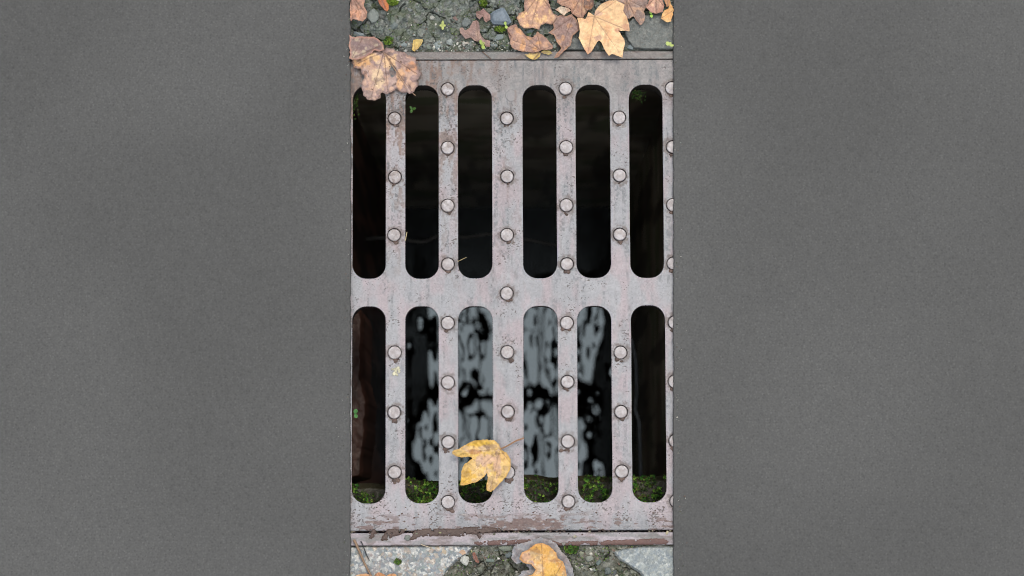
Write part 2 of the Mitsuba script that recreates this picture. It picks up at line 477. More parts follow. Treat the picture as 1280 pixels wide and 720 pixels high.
PAL_TOP = [lin(c) * K for c in ((112, 121, 118), (94, 104, 100), (134, 140, 133), (74, 83, 78), (116, 112, 108), (100, 112, 92), (150, 154, 146))]
PAL_LOW = [lin(c) * K for c in ((98, 100, 86), (74, 74, 62), (136, 138, 124), (114, 106, 90), (84, 88, 70), (152, 152, 142))]
q, z, f, c = rough_ground(ROAD_L - 3, ROAD_R + 3, TOP_Y - 3, FY0 - 0.2, 0.62, 11, PAL_TOP, (col(74, 86, 46), 0.5))
zt = z
tt = np.minimum(1, (FY0 - q[:, 1]) / 7.0)
z = z * tt - 0.0032 * (1 - tt) - 0.0008
z = np.minimum(z, 0.004)
obj('ground', vply((metres(q, z), f), c, 'matte'), 'rough wet asphalt patch with cracks and grit above the grating', None, 'structure')
tree_top = (cKDTree(q), z)
q, z, f, c = rough_ground(ROAD_L - 3, ROAD_R + 3, FY1 + 0.2, BOT_Y + 3, 0.62, 23, PAL_LOW, (col(58, 70, 30), 0.5))
tt = np.minimum(1, (q[:, 1] - FY1) / 6.0)
z = z * tt - 0.0035
obj('ground', vply((metres(q, z), f), c, 'matte'), 'mossy gravel bed below the grating', None, 'structure')
tree_low = (cKDTree(q), z)


def ground_z(q):
    q = np.atleast_2d(q)
    out = np.zeros(len(q))
    top = q[:, 1] < 360
    for sel, (t, zz) in ((top, tree_top), (~top, tree_low)):
        if sel.any():
            out[sel] = zz[t.query(q[sel])[1]]
    return out


# ------------------------------------------------------------------ frame of the drain
def chamfer_ring(x0, y0, x1, y1, ix0, iy0, ix1, iy1, z0, z1, ch=1.0):
    def solid(a, b, c, d, lo, hi, ch):
        A = metres(np.array([[a, b], [c, b], [c, d], [a, d]]), 0)[:, :2]
        B = metres(np.array([[a + ch, b + ch], [c - ch, b + ch], [c - ch, d - ch], [a + ch, d - ch]]), 0)[:, :2]
        zc = hi - abs(ch) * S
        pts = [(*p, lo) for p in A] + [(*p, zc) for p in A] + [(*p, hi) for p in B]
        return m3.Manifold.hull_points(np.array(pts))
    o = solid(x0, y0, x1, y1, z0, z1, ch)
    A = metres(np.array([[ix0, iy0], [ix1, iy0], [ix1, iy1], [ix0, iy1]]), 0)[:, :2]
    h1 = m3.Manifold.hull_points(np.array([(*p, zz) for p in A for zz in (z0 - .01, z1 + .01)]))
    B = metres(np.array([[ix0 - .7, iy0 - .7], [ix1 + .7, iy0 - .7], [ix1 + .7, iy1 + .7], [ix0 - .7, iy1 + .7]]), 0)[:, :2]
    h2 = m3.Manifold.hull_points(np.array([(*p, z1 - .7 * S) for p in A] + [(*p, z1 + 1e-6) for p in B]))
    return o - h1 - h2


frame = chamfer_ring(FX0, FY0, FX1, FY1, GX0 - 1.3, GY0 - 0.9, GX1 + 1.3, GY1 + 2.6, -0.055, 0.0004)
seat = chamfer_ring(FX0 + 1.0, FY0 + 1.0, FX1 - 1.0, FY1 - 1.0, GX0 + 1.2, GY0 + 14, GX1 - 1.2, GY1 - 9, -0.058, -0.0465, 0.3)
obj('drain_surround', mikit.ply(frame + seat, 'frame_iron', smooth=25), 'weathered iron frame set in the ground round the grating', 'drain surround')

# ------------------------------------------------------------------ the grating
ZT, THICK = 0.0, 0.046
sx = [(440.6, 482.0), (506.8, 548.2), (573.2, 615.8), (654.2, 697.0), (721.2, 763.6), (788.2, 830.4)]
sy = plan([(640, 106.6), (640, 347.8), (640, 382.8), (640, 628.4)], 0)[:, 1]
SROWS = [(sy[0], sy[1]), (sy[2], sy[3])]


def rounded(x0, y0, x1, y1, r, grow, n=9):
    x0, y0, x1, y1, r = x0 - grow, y0 - grow, x1 + grow, y1 + grow, r + grow
    pts = []
    for cx, cy, a0 in ((x1 - r, y0 + r, -90), (x1 - r, y1 - r, 0), (x0 + r, y1 - r, 90), (x0 + r, y0 + r, 180)):
        for k in range(n):
            a = math.radians(a0 + 90 * k / (n - 1))
            pts.append((cx + r * math.cos(a), cy + r * math.sin(a)))
    return np.array(pts)


def frustum(qa, za, qb, zb):
    return m3.Manifold.hull_points(np.vstack([metres(qa, za), metres(qb, zb)]))


body = chamfer_ring(GX0, GY0, GX1, GY1, 500, 355, 500.001, 355.001, -THICK, ZT, 0.8)
body = m3.Manifold.hull_points(np.vstack([metres(np.array([[GX0, GY0], [GX1, GY0], [GX1, GY1], [GX0, GY1]]), -THICK),
                                          metres(np.array([[GX0, GY0], [GX1, GY0], [GX1, GY1], [GX0, GY1]]), ZT - 0.0009),
                                          metres(np.array([[GX0 + .9, GY0 + .9], [GX1 - .9, GY0 + .9], [GX1 - .9, GY1 - .9], [GX0 + .9, GY1 - .9]]), ZT)]))
cuts = []
for k, (a, b) in enumerate(sx):
    for c_, d_ in SROWS:
        j = rng.normal(0, 0.25, 4)
        arg = (a + j[0], c_ + j[1], b + j[2], d_ + j[3], 17.5)
        cuts.append(frustum(rounded(*arg, 0.75), ZT + 1e-5, rounded(*arg, 0.15), ZT - 0.0005))
        cuts.append(frustum(rounded(*arg, 0.15), ZT - 0.0004, rounded(*arg, 0.0), ZT - 0.0016))
        cuts.append(frustum(rounded(*arg, 0.0), ZT - 0.0015, rounded(*arg, 3.5), -THICK - 0.001))
COLS = [429.0, 493.2, 559.8, 634.4, 708.6, 775.6, 842.2]
PITCH, Y0 = 36.97, 367.2
STUDS = []
for k, x in enumerate(COLS):
    odd = k in (0, 2, 4, 6)
    for r in ((-7, -5, -3, -1, 1, 3, 5, 7) if odd else (-6, -4, -2, 2, 4, 6)):
        STUDS.append((x + rng.normal(0, .35), Y0 + PITCH * r + rng.normal(0, .35)))
STUDS.append((633.4, Y0 - 0.2))
SR = 7.9


def circle(x, y, r, n=40):
    a = np.arange(n) * 2 * np.pi / n
    return np.c_[x + r * np.cos(a), y + r * np.sin(a)]


for x, y in STUDS:                                   # each stud stands in a narrow groove
    g = frustum(circle(x, y, SR + 1.0), ZT + 1e-5, circle(x, y, SR + 0.7), ZT - 0.0035) - frustum(circle(x, y, SR - .2), ZT + 0.001, circle(x, y, SR - .2), ZT - 0.006)
    cuts.append(g)
body = body - m3.Manifold.batch_boolean(cuts, m3.OpType.Add)


def cut_piece(x0, y0, x1, y1):
    A = metres(np.array([[x0, y1]]), -0.2)[0]; B = metres(np.array([[x1, y0]]), 0.2)[0]
    b = m3.Manifold.cube(list(B - A)).translate(list(A))
    return b, (A, B)


def without_cut_faces(man, planes):
    m = man.to_mesh()
    v, f = np.array(m.vert_properties[:, :3], float), np.array(m.tri_verts)
    keep = np.ones(len(f), bool)
    for axis, val in planes:
        keep &= ~(np.abs(v[f][:, :, axis] - val) < 2e-6).all(1)
    return trimesh.Trimesh(v, f[keep], process=False)


G = 'drain_grate'
xs_bar = [(GX0 - 5, sx[0][0] + 8)] + [(sx[k][1] - 8, sx[k + 1][0] + 8) for k in range(5)] + [(sx[5][1] - 8, GX1 + 5)]
rest = body
ys_cut = []
for a, b in SROWS:
    y0, y1 = a + 21, b - 21
    ys_cut += [(360 - y0) * S, (360 - y1) * S]
    for x0, x1 in xs_bar[1:-1]:
        bx, _ = cut_piece(x0, y0, x1, y1)
        piece = body ^ bx
        rest = rest - bx
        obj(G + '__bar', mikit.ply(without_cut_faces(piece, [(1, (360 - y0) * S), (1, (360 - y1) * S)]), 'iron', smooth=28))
yr0, yr1 = SROWS[0][1] - 21, SROWS[1][0] + 21
bx, _ = cut_piece(sx[0][0] + 10, yr0, sx[5][1] - 10, yr1)
cross = body ^ bx
xa, xb = (sx[0][0] + 10 - 640) * S, (sx[5][1] - 10 - 640) * S
planes = [(1, y) for y in ys_cut] + [(0, xa), (0, xb)]
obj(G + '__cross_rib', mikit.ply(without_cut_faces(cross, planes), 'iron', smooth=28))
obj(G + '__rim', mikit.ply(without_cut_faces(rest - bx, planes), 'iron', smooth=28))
tag(G, 'slotted grey iron drain grating with round studs on its bars', 'drain grate')

prof = np.array([[0, .0024], [4.0, .00242], [6.6, .00235], [7.2, .0022], [7.6, .0018], [7.8, .0010], [7.9, -.0034]])
prof[:, 0] *= S
sm = trimesh.creation.revolve(np.vstack([prof[::-1]]), sections=36)
if sm.volume < 0:
    sm.invert()
studs = [mikit.ply(sm, 'stud_iron', smooth=True)]
for x, y in STUDS:
    w = metres(np.array([[x, y]]), ZT)[0]
    obj(G + '__stud', {**studs[0], 'to_world': T().translate(w.tolist()).rotate([1, 0, 0], float(rng.normal(0, 1.2))).rotate([0, 1, 0], float(rng.normal(0, 1.2))).scale([float(rng.uniform(.95, 1.03)), float(rng.uniform(.95, 1.03)), float(rng.uniform(.6, 1.1))])})

w = metres(np.array([[640.0, 116.5]]), ZT)[0]      # one stud of the middle bar is worn almost flat
obj(G + '__stud', {**mikit.ply(sm, 'iron', smooth=True), 'to_world': T().translate(w.tolist()).rotate([0, 1, 0], 2.5).scale([.95, .95, .22])}, 'stud worn almost flat at the upper end of the wide middle bar')

# ------------------------------------------------------------------ mud and dirt on the iron
parts, cols = [], []


def add_part(m, c):
    parts.append(m); cols.append(c)


def flush(name, bsdf, *lab, smooth=True):
    global parts, cols
    o, fs, vs = 0, [], []
    for v, f in parts:
        vs.append(v); fs.append(f + o); o += len(v)
    k = obj(name, vply((np.vstack(vs), np.vstack(fs)), np.vstack(cols), bsdf, smooth), *lab)
    parts, cols = [], []
    return k


ICO = trimesh.creation.icosphere(subdivisions=2)
ICO1 = trimesh.creation.icosphere(subdivisions=1)


_hr = np.random.default_rng(2024)
CHIPS = []
for _k in range(24):                                   # angular stone chips: hulls of a few points
    _p = _hr.normal(size=(int(_hr.integers(9, 15)), 3)); _p /= np.linalg.norm(_p, axis=1, keepdims=True)
    _h = trimesh.convex.convex_hull(_p * _hr.uniform(.8, 1.15, (len(_p), 1)))
    CHIPS.append(trimesh.Trimesh(_h.vertices[_h.faces].reshape(-1, 3), np.arange(len(_h.faces) * 3).reshape(-1, 3), process=False))


def lump(x, y, zc, rx, ry, rz, color, seed, base=ICO, rough=0.35):
    v = np.array(base.vertices)
    r = 1 + rough * 2 * (mnoise(v * 1.6 + 40 + seed * 3.1, seed) - 0.5) + rough * (mnoise(v * 4 + 9, seed + 1) - 0.5)
    v = v * r[:, None]
    a = seed * 1.7
    v = np.c_[v[:, 0] * math.cos(a) - v[:, 1] * math.sin(a), v[:, 0] * math.sin(a) + v[:, 1] * math.cos(a), v[:, 2]]
    w = metres(np.array([[x, y]]), zc)[0]
    v = v * np.array([rx, ry, rz]) * S + w
    c = np.asarray(color) * (0.75 + 0.5 * mnoise(v * 900, seed))[:, None]
    return (v, np.array(base.faces)), c


def film(outline, zb, h, color, seed, amp=1.0, step=0.8, spec=0.35):
    qo = rough_outline(plan(outline), amp * 1.7, 0.7, 2.6, seed)
    p, f, d = polymesh(qo, step)
    f = f[n2(p[f].mean(1), 4.5, seed + 9, 3) + .02 * np.minimum(d[f].mean(1), 4) > .40]
    zt = zb + h * ss(0, 2.0, d) * (0.5 + n2(p, 3, seed)) 
    c = np.asarray(color) * (0.7 + 0.6 * n2(p, 2.2, seed + 4))[:, None]
    return slab_mesh(p, f, zt + 0.0001, zb - 0.0008 + 0 * zt, c)


MUD = col(106, 84, 76)
dirty = np.random.default_rng(5)
for x, y in STUDS:
    low = 0.45 + 0.55 * float(ss(120, 520, y))
    dx = dirty.normal(0.8 if x < 640 else -0.8, 1.0)
    n = 2 + int(3 * low)
    for k in range(n):
        r = dirty.uniform(0.8, 2.2) * (0.6 + 1.0 * low)
        tone = dirty.choice([0.55, 0.8, 1.0])
        add_part(*lump(x + dx + dirty.normal(0, 1.7 * low + .5), y + SR + 1.0 + dirty.normal(0.2, 0.6 + .9 * low), ZT + 0.0002, r, r * .8, 0.8, MUD * tone, int(dirty.integers(0, 9999)), ICO1))


def zoomed(pts, ox, oy, k):
    p = np.asarray(pts, float)
    return np.c_[ox + p[:, 0] / k, oy + p[:, 1] / k]


Z5 = lambda p: zoomed(p, 436, 650, 10.28)
Z6 = lambda p: zoomed(p, 540, 650, 10.28)
Z7 = lambda p: zoomed(p, 636, 650, 10.28)
add_part(*film(Z5([(230, 118), (345, 120), (350, 150), (330, 205), (290, 250), (240, 245), (265, 190)]), 0.0003, .0009, MUD * .75, 1))
add_part(*film(Z5([(410, 240), (470, 150), (500, 118), (725, 118), (712, 170), (600, 210), (480, 265), (420, 265)]), 0.0003, .0009, MUD * .7, 2))
add_part(*film(Z5([(760, 250), (800, 190), (850, 120), (1160, 105), (1160, 205), (1000, 212), (880, 240), (790, 265)]), 0.0003, .001, MUD * .75, 3))
add_part(*film(Z6([(40, 110), (380, 110), (420, 92), (640, 85), (870, 105), (900, 150), (760, 160), (640, 190), (610, 250), (575, 185), (480, 180), (400, 210), (100, 205), (40, 200)]), 0.0003, .001, MUD * .72, 4))
add_part(*film([(592, 677), (620, 675.5), (660, 674), (700, 677), (760, 675.5), (800, 674), (830, 673), (836, 676.5), (833, 680.5), (700, 682), (640, 681), (592, 681.5)], 0.0003, .0006, col(112, 82, 76), 5, 0.9))
for k in range(150):                                       # crumbs and grit along the lower joint
    x = dirty.uniform(420, 855); y = dirty.normal(664.6, 1.6)
    r = dirty.uniform(0.5, 1.4)
    qd = plan([(x, y)])[0]
    base = [MUD * .7, MUD * .9, col(90, 92, 70), col(150, 140, 120), col(60, 52, 46)][dirty.integers(0, 5)]
    add_part(*lump(qd[0], qd[1], 0.0002 if y < 663 or y > 666.5 else -0.0012, r * 1.3, r, r * .7, base, int(dirty.integers(0, 9999)), ICO1))
for k in range(70):
    x = dirty.uniform(450, 850); y = dirty.uniform(633, 661)
    r = dirty.uniform(0.35, 0.9)
    qd = plan([(x, y)])[0]
    add_part(*lump(qd[0], qd[1], 0.0001, r * 1.5, r, r * .5, MUD * dirty.uniform(.6, 1), int(dirty.integers(0, 9999)), ICO1))
flush('mud', 'matte', 'brown mud and grit clinging below the studs and along the lower joint', 'mud', 'stuff')

# pale lichen spot on a bar
for k in range(26):
    a, r = dirty.uniform(0, 6.28), 6 * math.sqrt(dirty.uniform(0, 1))
    qd = plan([(495 + r * math.cos(a) * .8, 463.5 + r * math.sin(a))])[0]
    add_part(*lump(qd[0], qd[1], 0.0004, dirty.uniform(.8, 1.8), dirty.uniform(.8, 1.8), .8, col(232, 226, 196) * dirty.uniform(.75, 1.1), k, ICO1))
flush('lichen_patch', 'matte', 'small pale cream lichen spot below a stud on the second bar from the left', 'lichen')

# ------------------------------------------------------------------ paving stones
def stone(outline, z_top, palette, seed, rise=0.0012, dome=3.0, grain=(4.0, 1.8)):
    qo = rough_outline(plan(outline), 1.0, 1.0, 5.0, seed)
    p, f, d = polymesh(qo, 0.7)
    r = np.random.default_rng(seed)
    c = np.zeros((len(p), 3)); z = np.zeros(len(p))
    for size, w in zip(grain, (0.5, 0.5)):
        n = int(np.ptp(p[:, 0]) * np.ptp(p[:, 1]) / size ** 2)
        cs = np.c_[r.uniform(p[:, 0].min(), p[:, 0].max(), n), r.uniform(p[:, 1].min(), p[:, 1].max(), n)]
        k = cKDTree(cs).query(p + np.c_[n2(p, 2, seed), n2(p, 2, seed + 2)] * 2)[1]
        pal = np.array(palette); pick = r.choice(len(pal), n)
        c += w * pal[pick][k] * r.uniform(.8, 1.2, n)[k][:, None]
        z += (r.uniform(-1, 1, n)[k]) * size * 0.05 * S
    z += z_top + rise * (n2(p, 30, seed, 4) - .5) * 2 + 0.0007 * (n2(p, 4, seed + 1, 3) - .5)
    z -= 0.006 * (1 - ss(0, dome, d)) ** 1.5
    c *= (0.75 + 0.5 * n2(p, 1.2, seed + 5, 2))[:, None] * (0.85 + 0.3 * n2(p, 20, seed + 6))[:, None]
    return slab_mesh(p, f, z, -0.04 + 0 * z, c)


GRAN = [lin(c) * K for c in ((240, 238, 232), (140, 148, 154), (146, 152, 160), (140, 146, 152), (152, 158, 160), (166, 168, 170), (124, 134, 144), (186, 188, 186), (164, 152, 150), (144, 156, 152), (134, 138, 140), (228, 226, 220), (186, 164, 142))]
GRAN2 = [lin(c) * K for c in ((150, 158, 160), (160, 166, 166), (140, 150, 158), (178, 184, 182), (160, 164, 160), (134, 144, 150), (206, 208, 204))]
obj('ground_001__paving_stone', vply(*stone([(409, 682.3), (480, 682.6), (540, 682), (591, 682), (590, 687), (583, 694), (572, 701), (562, 710), (555, 720), (551, 740), (548, 775), (409, 775)], 0.0012, GRAN, 31, grain=(4.2, 2.0)), 'matte'), 'speckled blue-grey granite paving stone at the lower left')
obj('ground_001__paving_stone', vply(*stone([(766, 690), (778, 685.5), (800, 682.8), (862, 681.6), (862, 775), (816, 775), (806, 728), (800, 716), (788, 709), (774, 700)], 0.0012, GRAN2, 37), 'matte'), 'smoother pale grey paving stone at the lower right')
FLAT = [lin(c) * K for c in ((108, 112, 110), (116, 120, 118), (100, 106, 104), (124, 126, 122), (98, 98, 94))]
obj('ground__paving_stone', vply(*stone([(781, 30), (790, 22), (806, 18), (862, 17), (862, 63), (838, 62.8), (806, 62.3), (792, 61), (784, 52), (779, 42)], 0.0014, FLAT, 41, 0.0008, 2.0, (3.0, 1.4)), 'matte'), 'flat dull grey paving stone beside the big orange leaf')
obj('ground__paving_stone', vply(*stone([(704, 63), (706, 50), (714, 44), (724, 48), (735, 60), (742, 63.5)], 0.0006, FLAT, 43, 0.0006, 2.0, (3.0, 1.4)), 'matte'))

# ------------------------------------------------------------------ pebbles
peb = np.random.default_rng(99)
SPECIAL = [   # x, y, rx, ry, height(px), colour: the pebbles that can be picked apart
    (466, 20, 7.5, 8.5, 5, (132, 140, 136)), (547, 56, 5.5, 7, 4, (140, 152, 154)), (537, 58, 4.5, 4, 3, (130, 140, 128)), (541.5, 60, 3.6, 2.8, 3, (166, 170, 158)),
    (562, 52, 3.6, 3.4, 3, (166, 174, 172)), (624, 46, 6, 4.6, 4, (140, 152, 152)), (618, 55, 5, 4.4, 3.5, (128, 138, 138)), (448, 41, 12, 4.5, 5, (128, 140, 146)),
    (583, 28, 5.5, 6, 4, (116, 124, 124)), (492, 32, 6.5, 5, 4, (112, 124, 124)), (512, 12, 5, 4.2, 4, (116, 122, 122)), (505, 56, 5, 3.8, 3, (140, 152, 154)),
    (580, 54, 2.4, 2.4, 3, (214, 212, 202)), (572, 54, 2.2, 2.6, 3, (228, 226, 214)), (636.5, 54, 2.2, 2.2, 3, (236, 234, 224)), (507, 62.4, 3.6, 1.9, 2.5, (224, 224, 220)),
    (540, 22, 3.2, 2.6, 3, (196, 196, 186)), (569, 23, 3.4, 3.2, 3, (150, 116, 108)), (563.5, 22, 2, 3, 2, (120, 124, 116)), (583, 54, 6.0, 1.9, 2.5, (208, 198, 186)),
    (647, 10, 3.0, 4.0, 3, (150, 146, 142)), (663, 40, 5.5, 4.0, 3, (104, 120, 124)), (693, 57, 4, 4, 3, (150, 156, 146)), (789, 58, 5.5, 4, 3, (136, 150, 156)),
    (581, 700.5, 5.2, 5.6, 5, (214, 214, 206)), (578, 690.5, 5.2, 4.2, 4, (226, 184, 150)), (588.5, 688, 3, 3.6, 3, (214, 208, 150)), (556, 688.5, 5, 5, 2.4, (206, 186, 160)),
    (633, 685, 8, 3.4, 4, (132, 140, 124)), (636, 694, 5, 4.4, 4, (104, 116, 120)), (612, 702, 5.6, 5, 4, (92, 112, 104)), (607, 698, 3.4, 3.4, 3, (130, 104, 88)),
    (737, 698, 4.4, 3.6, 4, (140, 144, 132)), (749, 703, 4.6, 4, 4, (110, 128, 126)), (743, 712, 4.4, 3.8, 4, (120, 128, 118)), (727, 692, 3.6, 3.8, 3, (134, 138, 112)),
    (760, 714, 4.4, 4.4, 4, (84, 96, 96)), (718, 671, 3.4, 2.6, 3, (172, 168, 150)), (717.5, 671, 3.2, 2.2, 3.6, (230, 196, 160)), (834, 666, 2.4, 2.4, 3, (210, 196, 160)),
    (739, 692.5, 2.2, 2.2, 3, (220, 214, 200)), (739, 712, 2.2, 2.2, 3, (232, 228, 220)), (770, 716, 6, 5, 4, (70, 78, 80)), (600, 712, 6, 5, 4, (96, 100, 84)),
    (509, 672, 3.5, 3.2, 3, (128, 134, 128)), (520, 666, 3.8, 2.2, 2, (142, 146, 120)), (550, 666, 2.6, 1.8, 2, (160, 160, 110)), (704, 680, 3.4, 2.2, 3, (150, 146, 140))]
for k, (x, y, rx, ry, h, c) in enumerate(SPECIAL):
    qd = plan([(x, y)])[0]
    onfr = FY0 - 1 < qd[1] < FY1 + 1 or (qd[0] < plan([(588, 690)])[0][0] and qd[1] > FY1)
    z0 = 0.0008 if onfr else float(ground_z(qd)[0])
    m, c = lump(qd[0], qd[1], z0 + (0.0002 if onfr else 0.0006), rx, ry, h * .5, (np.array(col(*c)) * .8 + .2 * col(118, 120, 114)), 400 + k, CHIPS[k % 24] if k % 4 else ICO, 0.0 if k % 4 else 0.35)
    par = 'ground' if y < 360 else 'ground_001'
    obj(par + '__pebble', vply(m, c, 'matte', smooth=not k % 4))
# the angular grey stone
ang = Polygon(zoomed([(905, 190), (960, 150), (1060, 110), (1100, 125), (1150, 210), (1195, 310), (1150, 345), (1050, 345), (940, 335), (895, 270)], 530, 0, 10.9))
p, f, d = polymesh(plan(np.array(ang.exterior.coords)[:-1]), 0.8)
zz = 0.0025 + 0.0028 * ss(0, 5, d) + 0.0008 * (n2(p, 5, 3) - .5) + 0.00006 * (p[:, 0] - 622)
cc = lin((124, 136, 148)) * K * (0.7 + .6 * n2(p, 2.0, 6))[:, None] * (0.8 + .4 * n2(p, 9, 7))[:, None]
obj('ground__pebble', vply(*slab_mesh(p, f, zz, -0.004 + 0 * zz, cc), 'matte'), 'large angular blue-grey stone chip')

TONES = [(118, 124, 120), (96, 102, 98), (140, 146, 142), (84, 88, 82), (120, 110, 100), (160, 160, 150), (108, 118, 116), (126, 104, 92), (214, 210, 200), (100, 104, 84)]


def scatter(n, region, rmin, rmax, seed, tones, bright=1.0, zoff=0.0):
    r = np.random.default_rng(seed)
    poly = Polygon(region)
    x0, y0, x1, y1 = poly.bounds
    k = 0
    while k < n:
        x, y = r.uniform(x0, x1), r.uniform(y0, y1)
        if not poly.contains(Point(x, y)):
            continue
        rad = rmin + (rmax - rmin) * r.uniform() ** 2.6
        c = col(*tones[r.integers(0, len(tones))]) * r.uniform(.7, 1.3) * bright
        m, cc = lump(x, y, float(ground_z([x, y])[0]) + zoff, rad * r.uniform(.8, 1.4), rad, rad * .7, c, int(r.integers(0, 99999)), CHIPS[int(r.integers(0, 24))], 0.0)
        add_part(m, cc)
        k += 1


scatter(1500, [(413, TOP_Y), (858, TOP_Y), (858, FY0 - 1), (413, FY0 - 1)], 0.4, 2.0, 3, TONES)
scatter(750, [(500, FY0 - 14), (700, FY0 - 14), (700, FY0 - .5), (480, FY0 - .5)], 0.5, 2.2, 4, TONES + [(150, 158, 150), (176, 178, 168)], 1.1)
scatter(3000, [(550, FY1 + 1), (815, FY1 + 1), (815, BOT_Y), (550, BOT_Y)], 0.4, 2.2, 5, TONES + [(70, 74, 60), (60, 60, 50), (74, 70, 58), (84, 92, 70), (56, 58, 50)])
er_ = np.random.default_rng(61)
for k in range(900):
    side = er_.integers(0, 2)
    t_ = abs(er_.normal(0, 5.0))
    x = (LAID_L - t_ - 1.0) if side == 0 else (LAID_R + t_ + 1.0)
    y = er_.uniform(-40, 760)
    if mnoise(np.array([[y / 30.0, side * 9.0, 1.0]]))[0] < .42 or (side == 0 and x > LAID_L - 1.2) or (side and x < LAID_R + 1.2):
        continue
    rad = .35 + 1.0 * er_.uniform() ** 3
    m, cc = lump(x, y, .0052, rad * er_.uniform(.8, 1.5), rad, rad * .7, col(*TONES[er_.integers(0, len(TONES))]) * er_.uniform(.5, 1.0), int(er_.integers(0, 99999)), CHIPS[int(er_.integers(0, 24))], 0.0)
    add_part(m, cc)
flush('gravel', 'matte', 'fine wet grit and gravel scattered over the ground', 'gravel', 'stuff', smooth=False)


# ------------------------------------------------------------------ moss and small plants
def sprigs(points, zs, rad, hgt, tones, r, blades=6):
    """Leafy sprigs: each a rosette of pointed two-triangle leaves."""
    for (x, y), z in zip(points, zs):
        tone = col(*tones[r.integers(0, len(tones))]) * r.uniform(.6, 1.35)
        a0 = r.uniform(0, 6.28)
        vs, fs = [], []
        for b in range(blades):
            a = a0 + b * 2 * math.pi / blades + r.normal(0, .25)
            L, w, up = rad * r.uniform(.7, 1.25), rad * .34, hgt * r.uniform(.4, 1.0)
            ca, sa = math.cos(a), math.sin(a)
            lx = lambda t, s: (x + (ca * t - sa * s), y + (sa * t + ca * s))
            for (t, s_, zz) in ((.05, 0, 0), (.55 * L, w, up * .8), (L, 0, up), (.55 * L, -w, up * .8)):
                u, v = lx(t, s_)
                vs.append(((u - 640) * S, (360 - v) * S, z + zz * S))
            o = 4 * b
            fs += [(o, o + 1, o + 2), (o, o + 2, o + 3)]
        add_part((np.array(vs), np.array(fs)), np.repeat((tone * np.array([1, 1, 1]))[None], len(vs), 0) * r.uniform(.8, 1.2, (len(vs), 1)))


mr = np.random.default_rng(17)
DARKM = [(72, 112, 44), (48, 88, 36), (92, 134, 48), (58, 76, 38), (140, 172, 78), (88, 80, 48), (62, 112, 40), (110, 150, 56)]
LEDGE_Z = -0.056
ly = plan([(640, 601), (640, 640)], LEDGE_Z)[:, 1]


def ledge_front(x):
    return ly[0] - 3 + 7 * float(mnoise(np.array([[x / 23.0, 1.3, 2.2]]))[0]) - 4 + (1.5 if x < 640 else -3.0) + (5 if x < 500 else 0)


lp = [(x, ledge_front(x)) for x in np.arange(SX0, SX1 + 1, 3.0)] + [(SX1, SY1 + 2), (SX0, SY1 + 2)]
p, f, d = polymesh(np.array(lp), 2.0)
zz = LEDGE_Z - 0.004 + 0.008 * (n2(p, 12, 5) - .5) - 0.012 * (1 - ss(0, 7, d)) * (p[:, 1] < ly[0] + 9)
obj(shaft + '__ledge', vply(*slab_mesh(p, f, zz, -0.16 + 0 * zz, np.repeat(col(62, 58, 40)[None], len(p), 0) * (.6 + .8 * n2(p, 3, 2))[:, None]), 'matte'), 'mossy ledge along the near side of the shaft')
ledge = (cKDTree(p), zz)
lp = rough_outline(np.vstack([[(SX0, 384)], plan([(451, 386), (455, 400), (452, 470), (460, 500), (458, 540), (452, 597)], -0.14), [(SX0, 600)]]), 2.2, 1.6, 9, 77)
p, f, d = polymesh(lp, 1.6)
lz = -0.14 + 0.006 * (n2(p, 16, 6) - .5) - 0.012 * (1 - ss(0, 4, d))
obj(shaft + '__ledge', vply(*slab_mesh(p, f, lz, -0.3 + 0 * lz, (lin((88, 56, 46)) * K)[None] * (.3 + 1.2 * n2(p * [1, .4], 6, 3, 4))[:, None]), 'matte'), 'reddish brown clay ledge on the left side of the shaft')
pts = np.c_[mr.uniform(SX0, SX1, 9500), mr.uniform(ly[0] - 8, SY1, 9500)]
pts = pts[[y > ledge_front(x) - .5 for x, y in pts]]
keep = n2(pts, 11, 44, 3) + mr.uniform(-.12, .12, len(pts)) > 0.40 + 0.10 * (pts[:, 0] < 500)
pts = pts[keep]
zs = ledge[1][ledge[0].query(pts)[1]] + mr.uniform(0, .003, len(pts))
cl = n2(pts, 7, 71, 3)
for lo_, hi_, rad_, br_ in ((0, .46, 1.3, .6), (.46, .56, 1.6, 1.1), (.56, 1.1, 2.0, 1.7)):
    sel = (cl >= lo_) & (cl < hi_)
    sprigs(pts[sel], zs[sel] + .006 * (cl[sel] - .4), rad_, rad_, [tuple(min(250, v_ * br_ ** .45) for v_ in t_) for t_ in DARKM], mr, 5)
flush('moss', 'moss_skin', 'dark green moss growing on the ledge under the lower slots', 'moss', 'stuff', smooth=False)

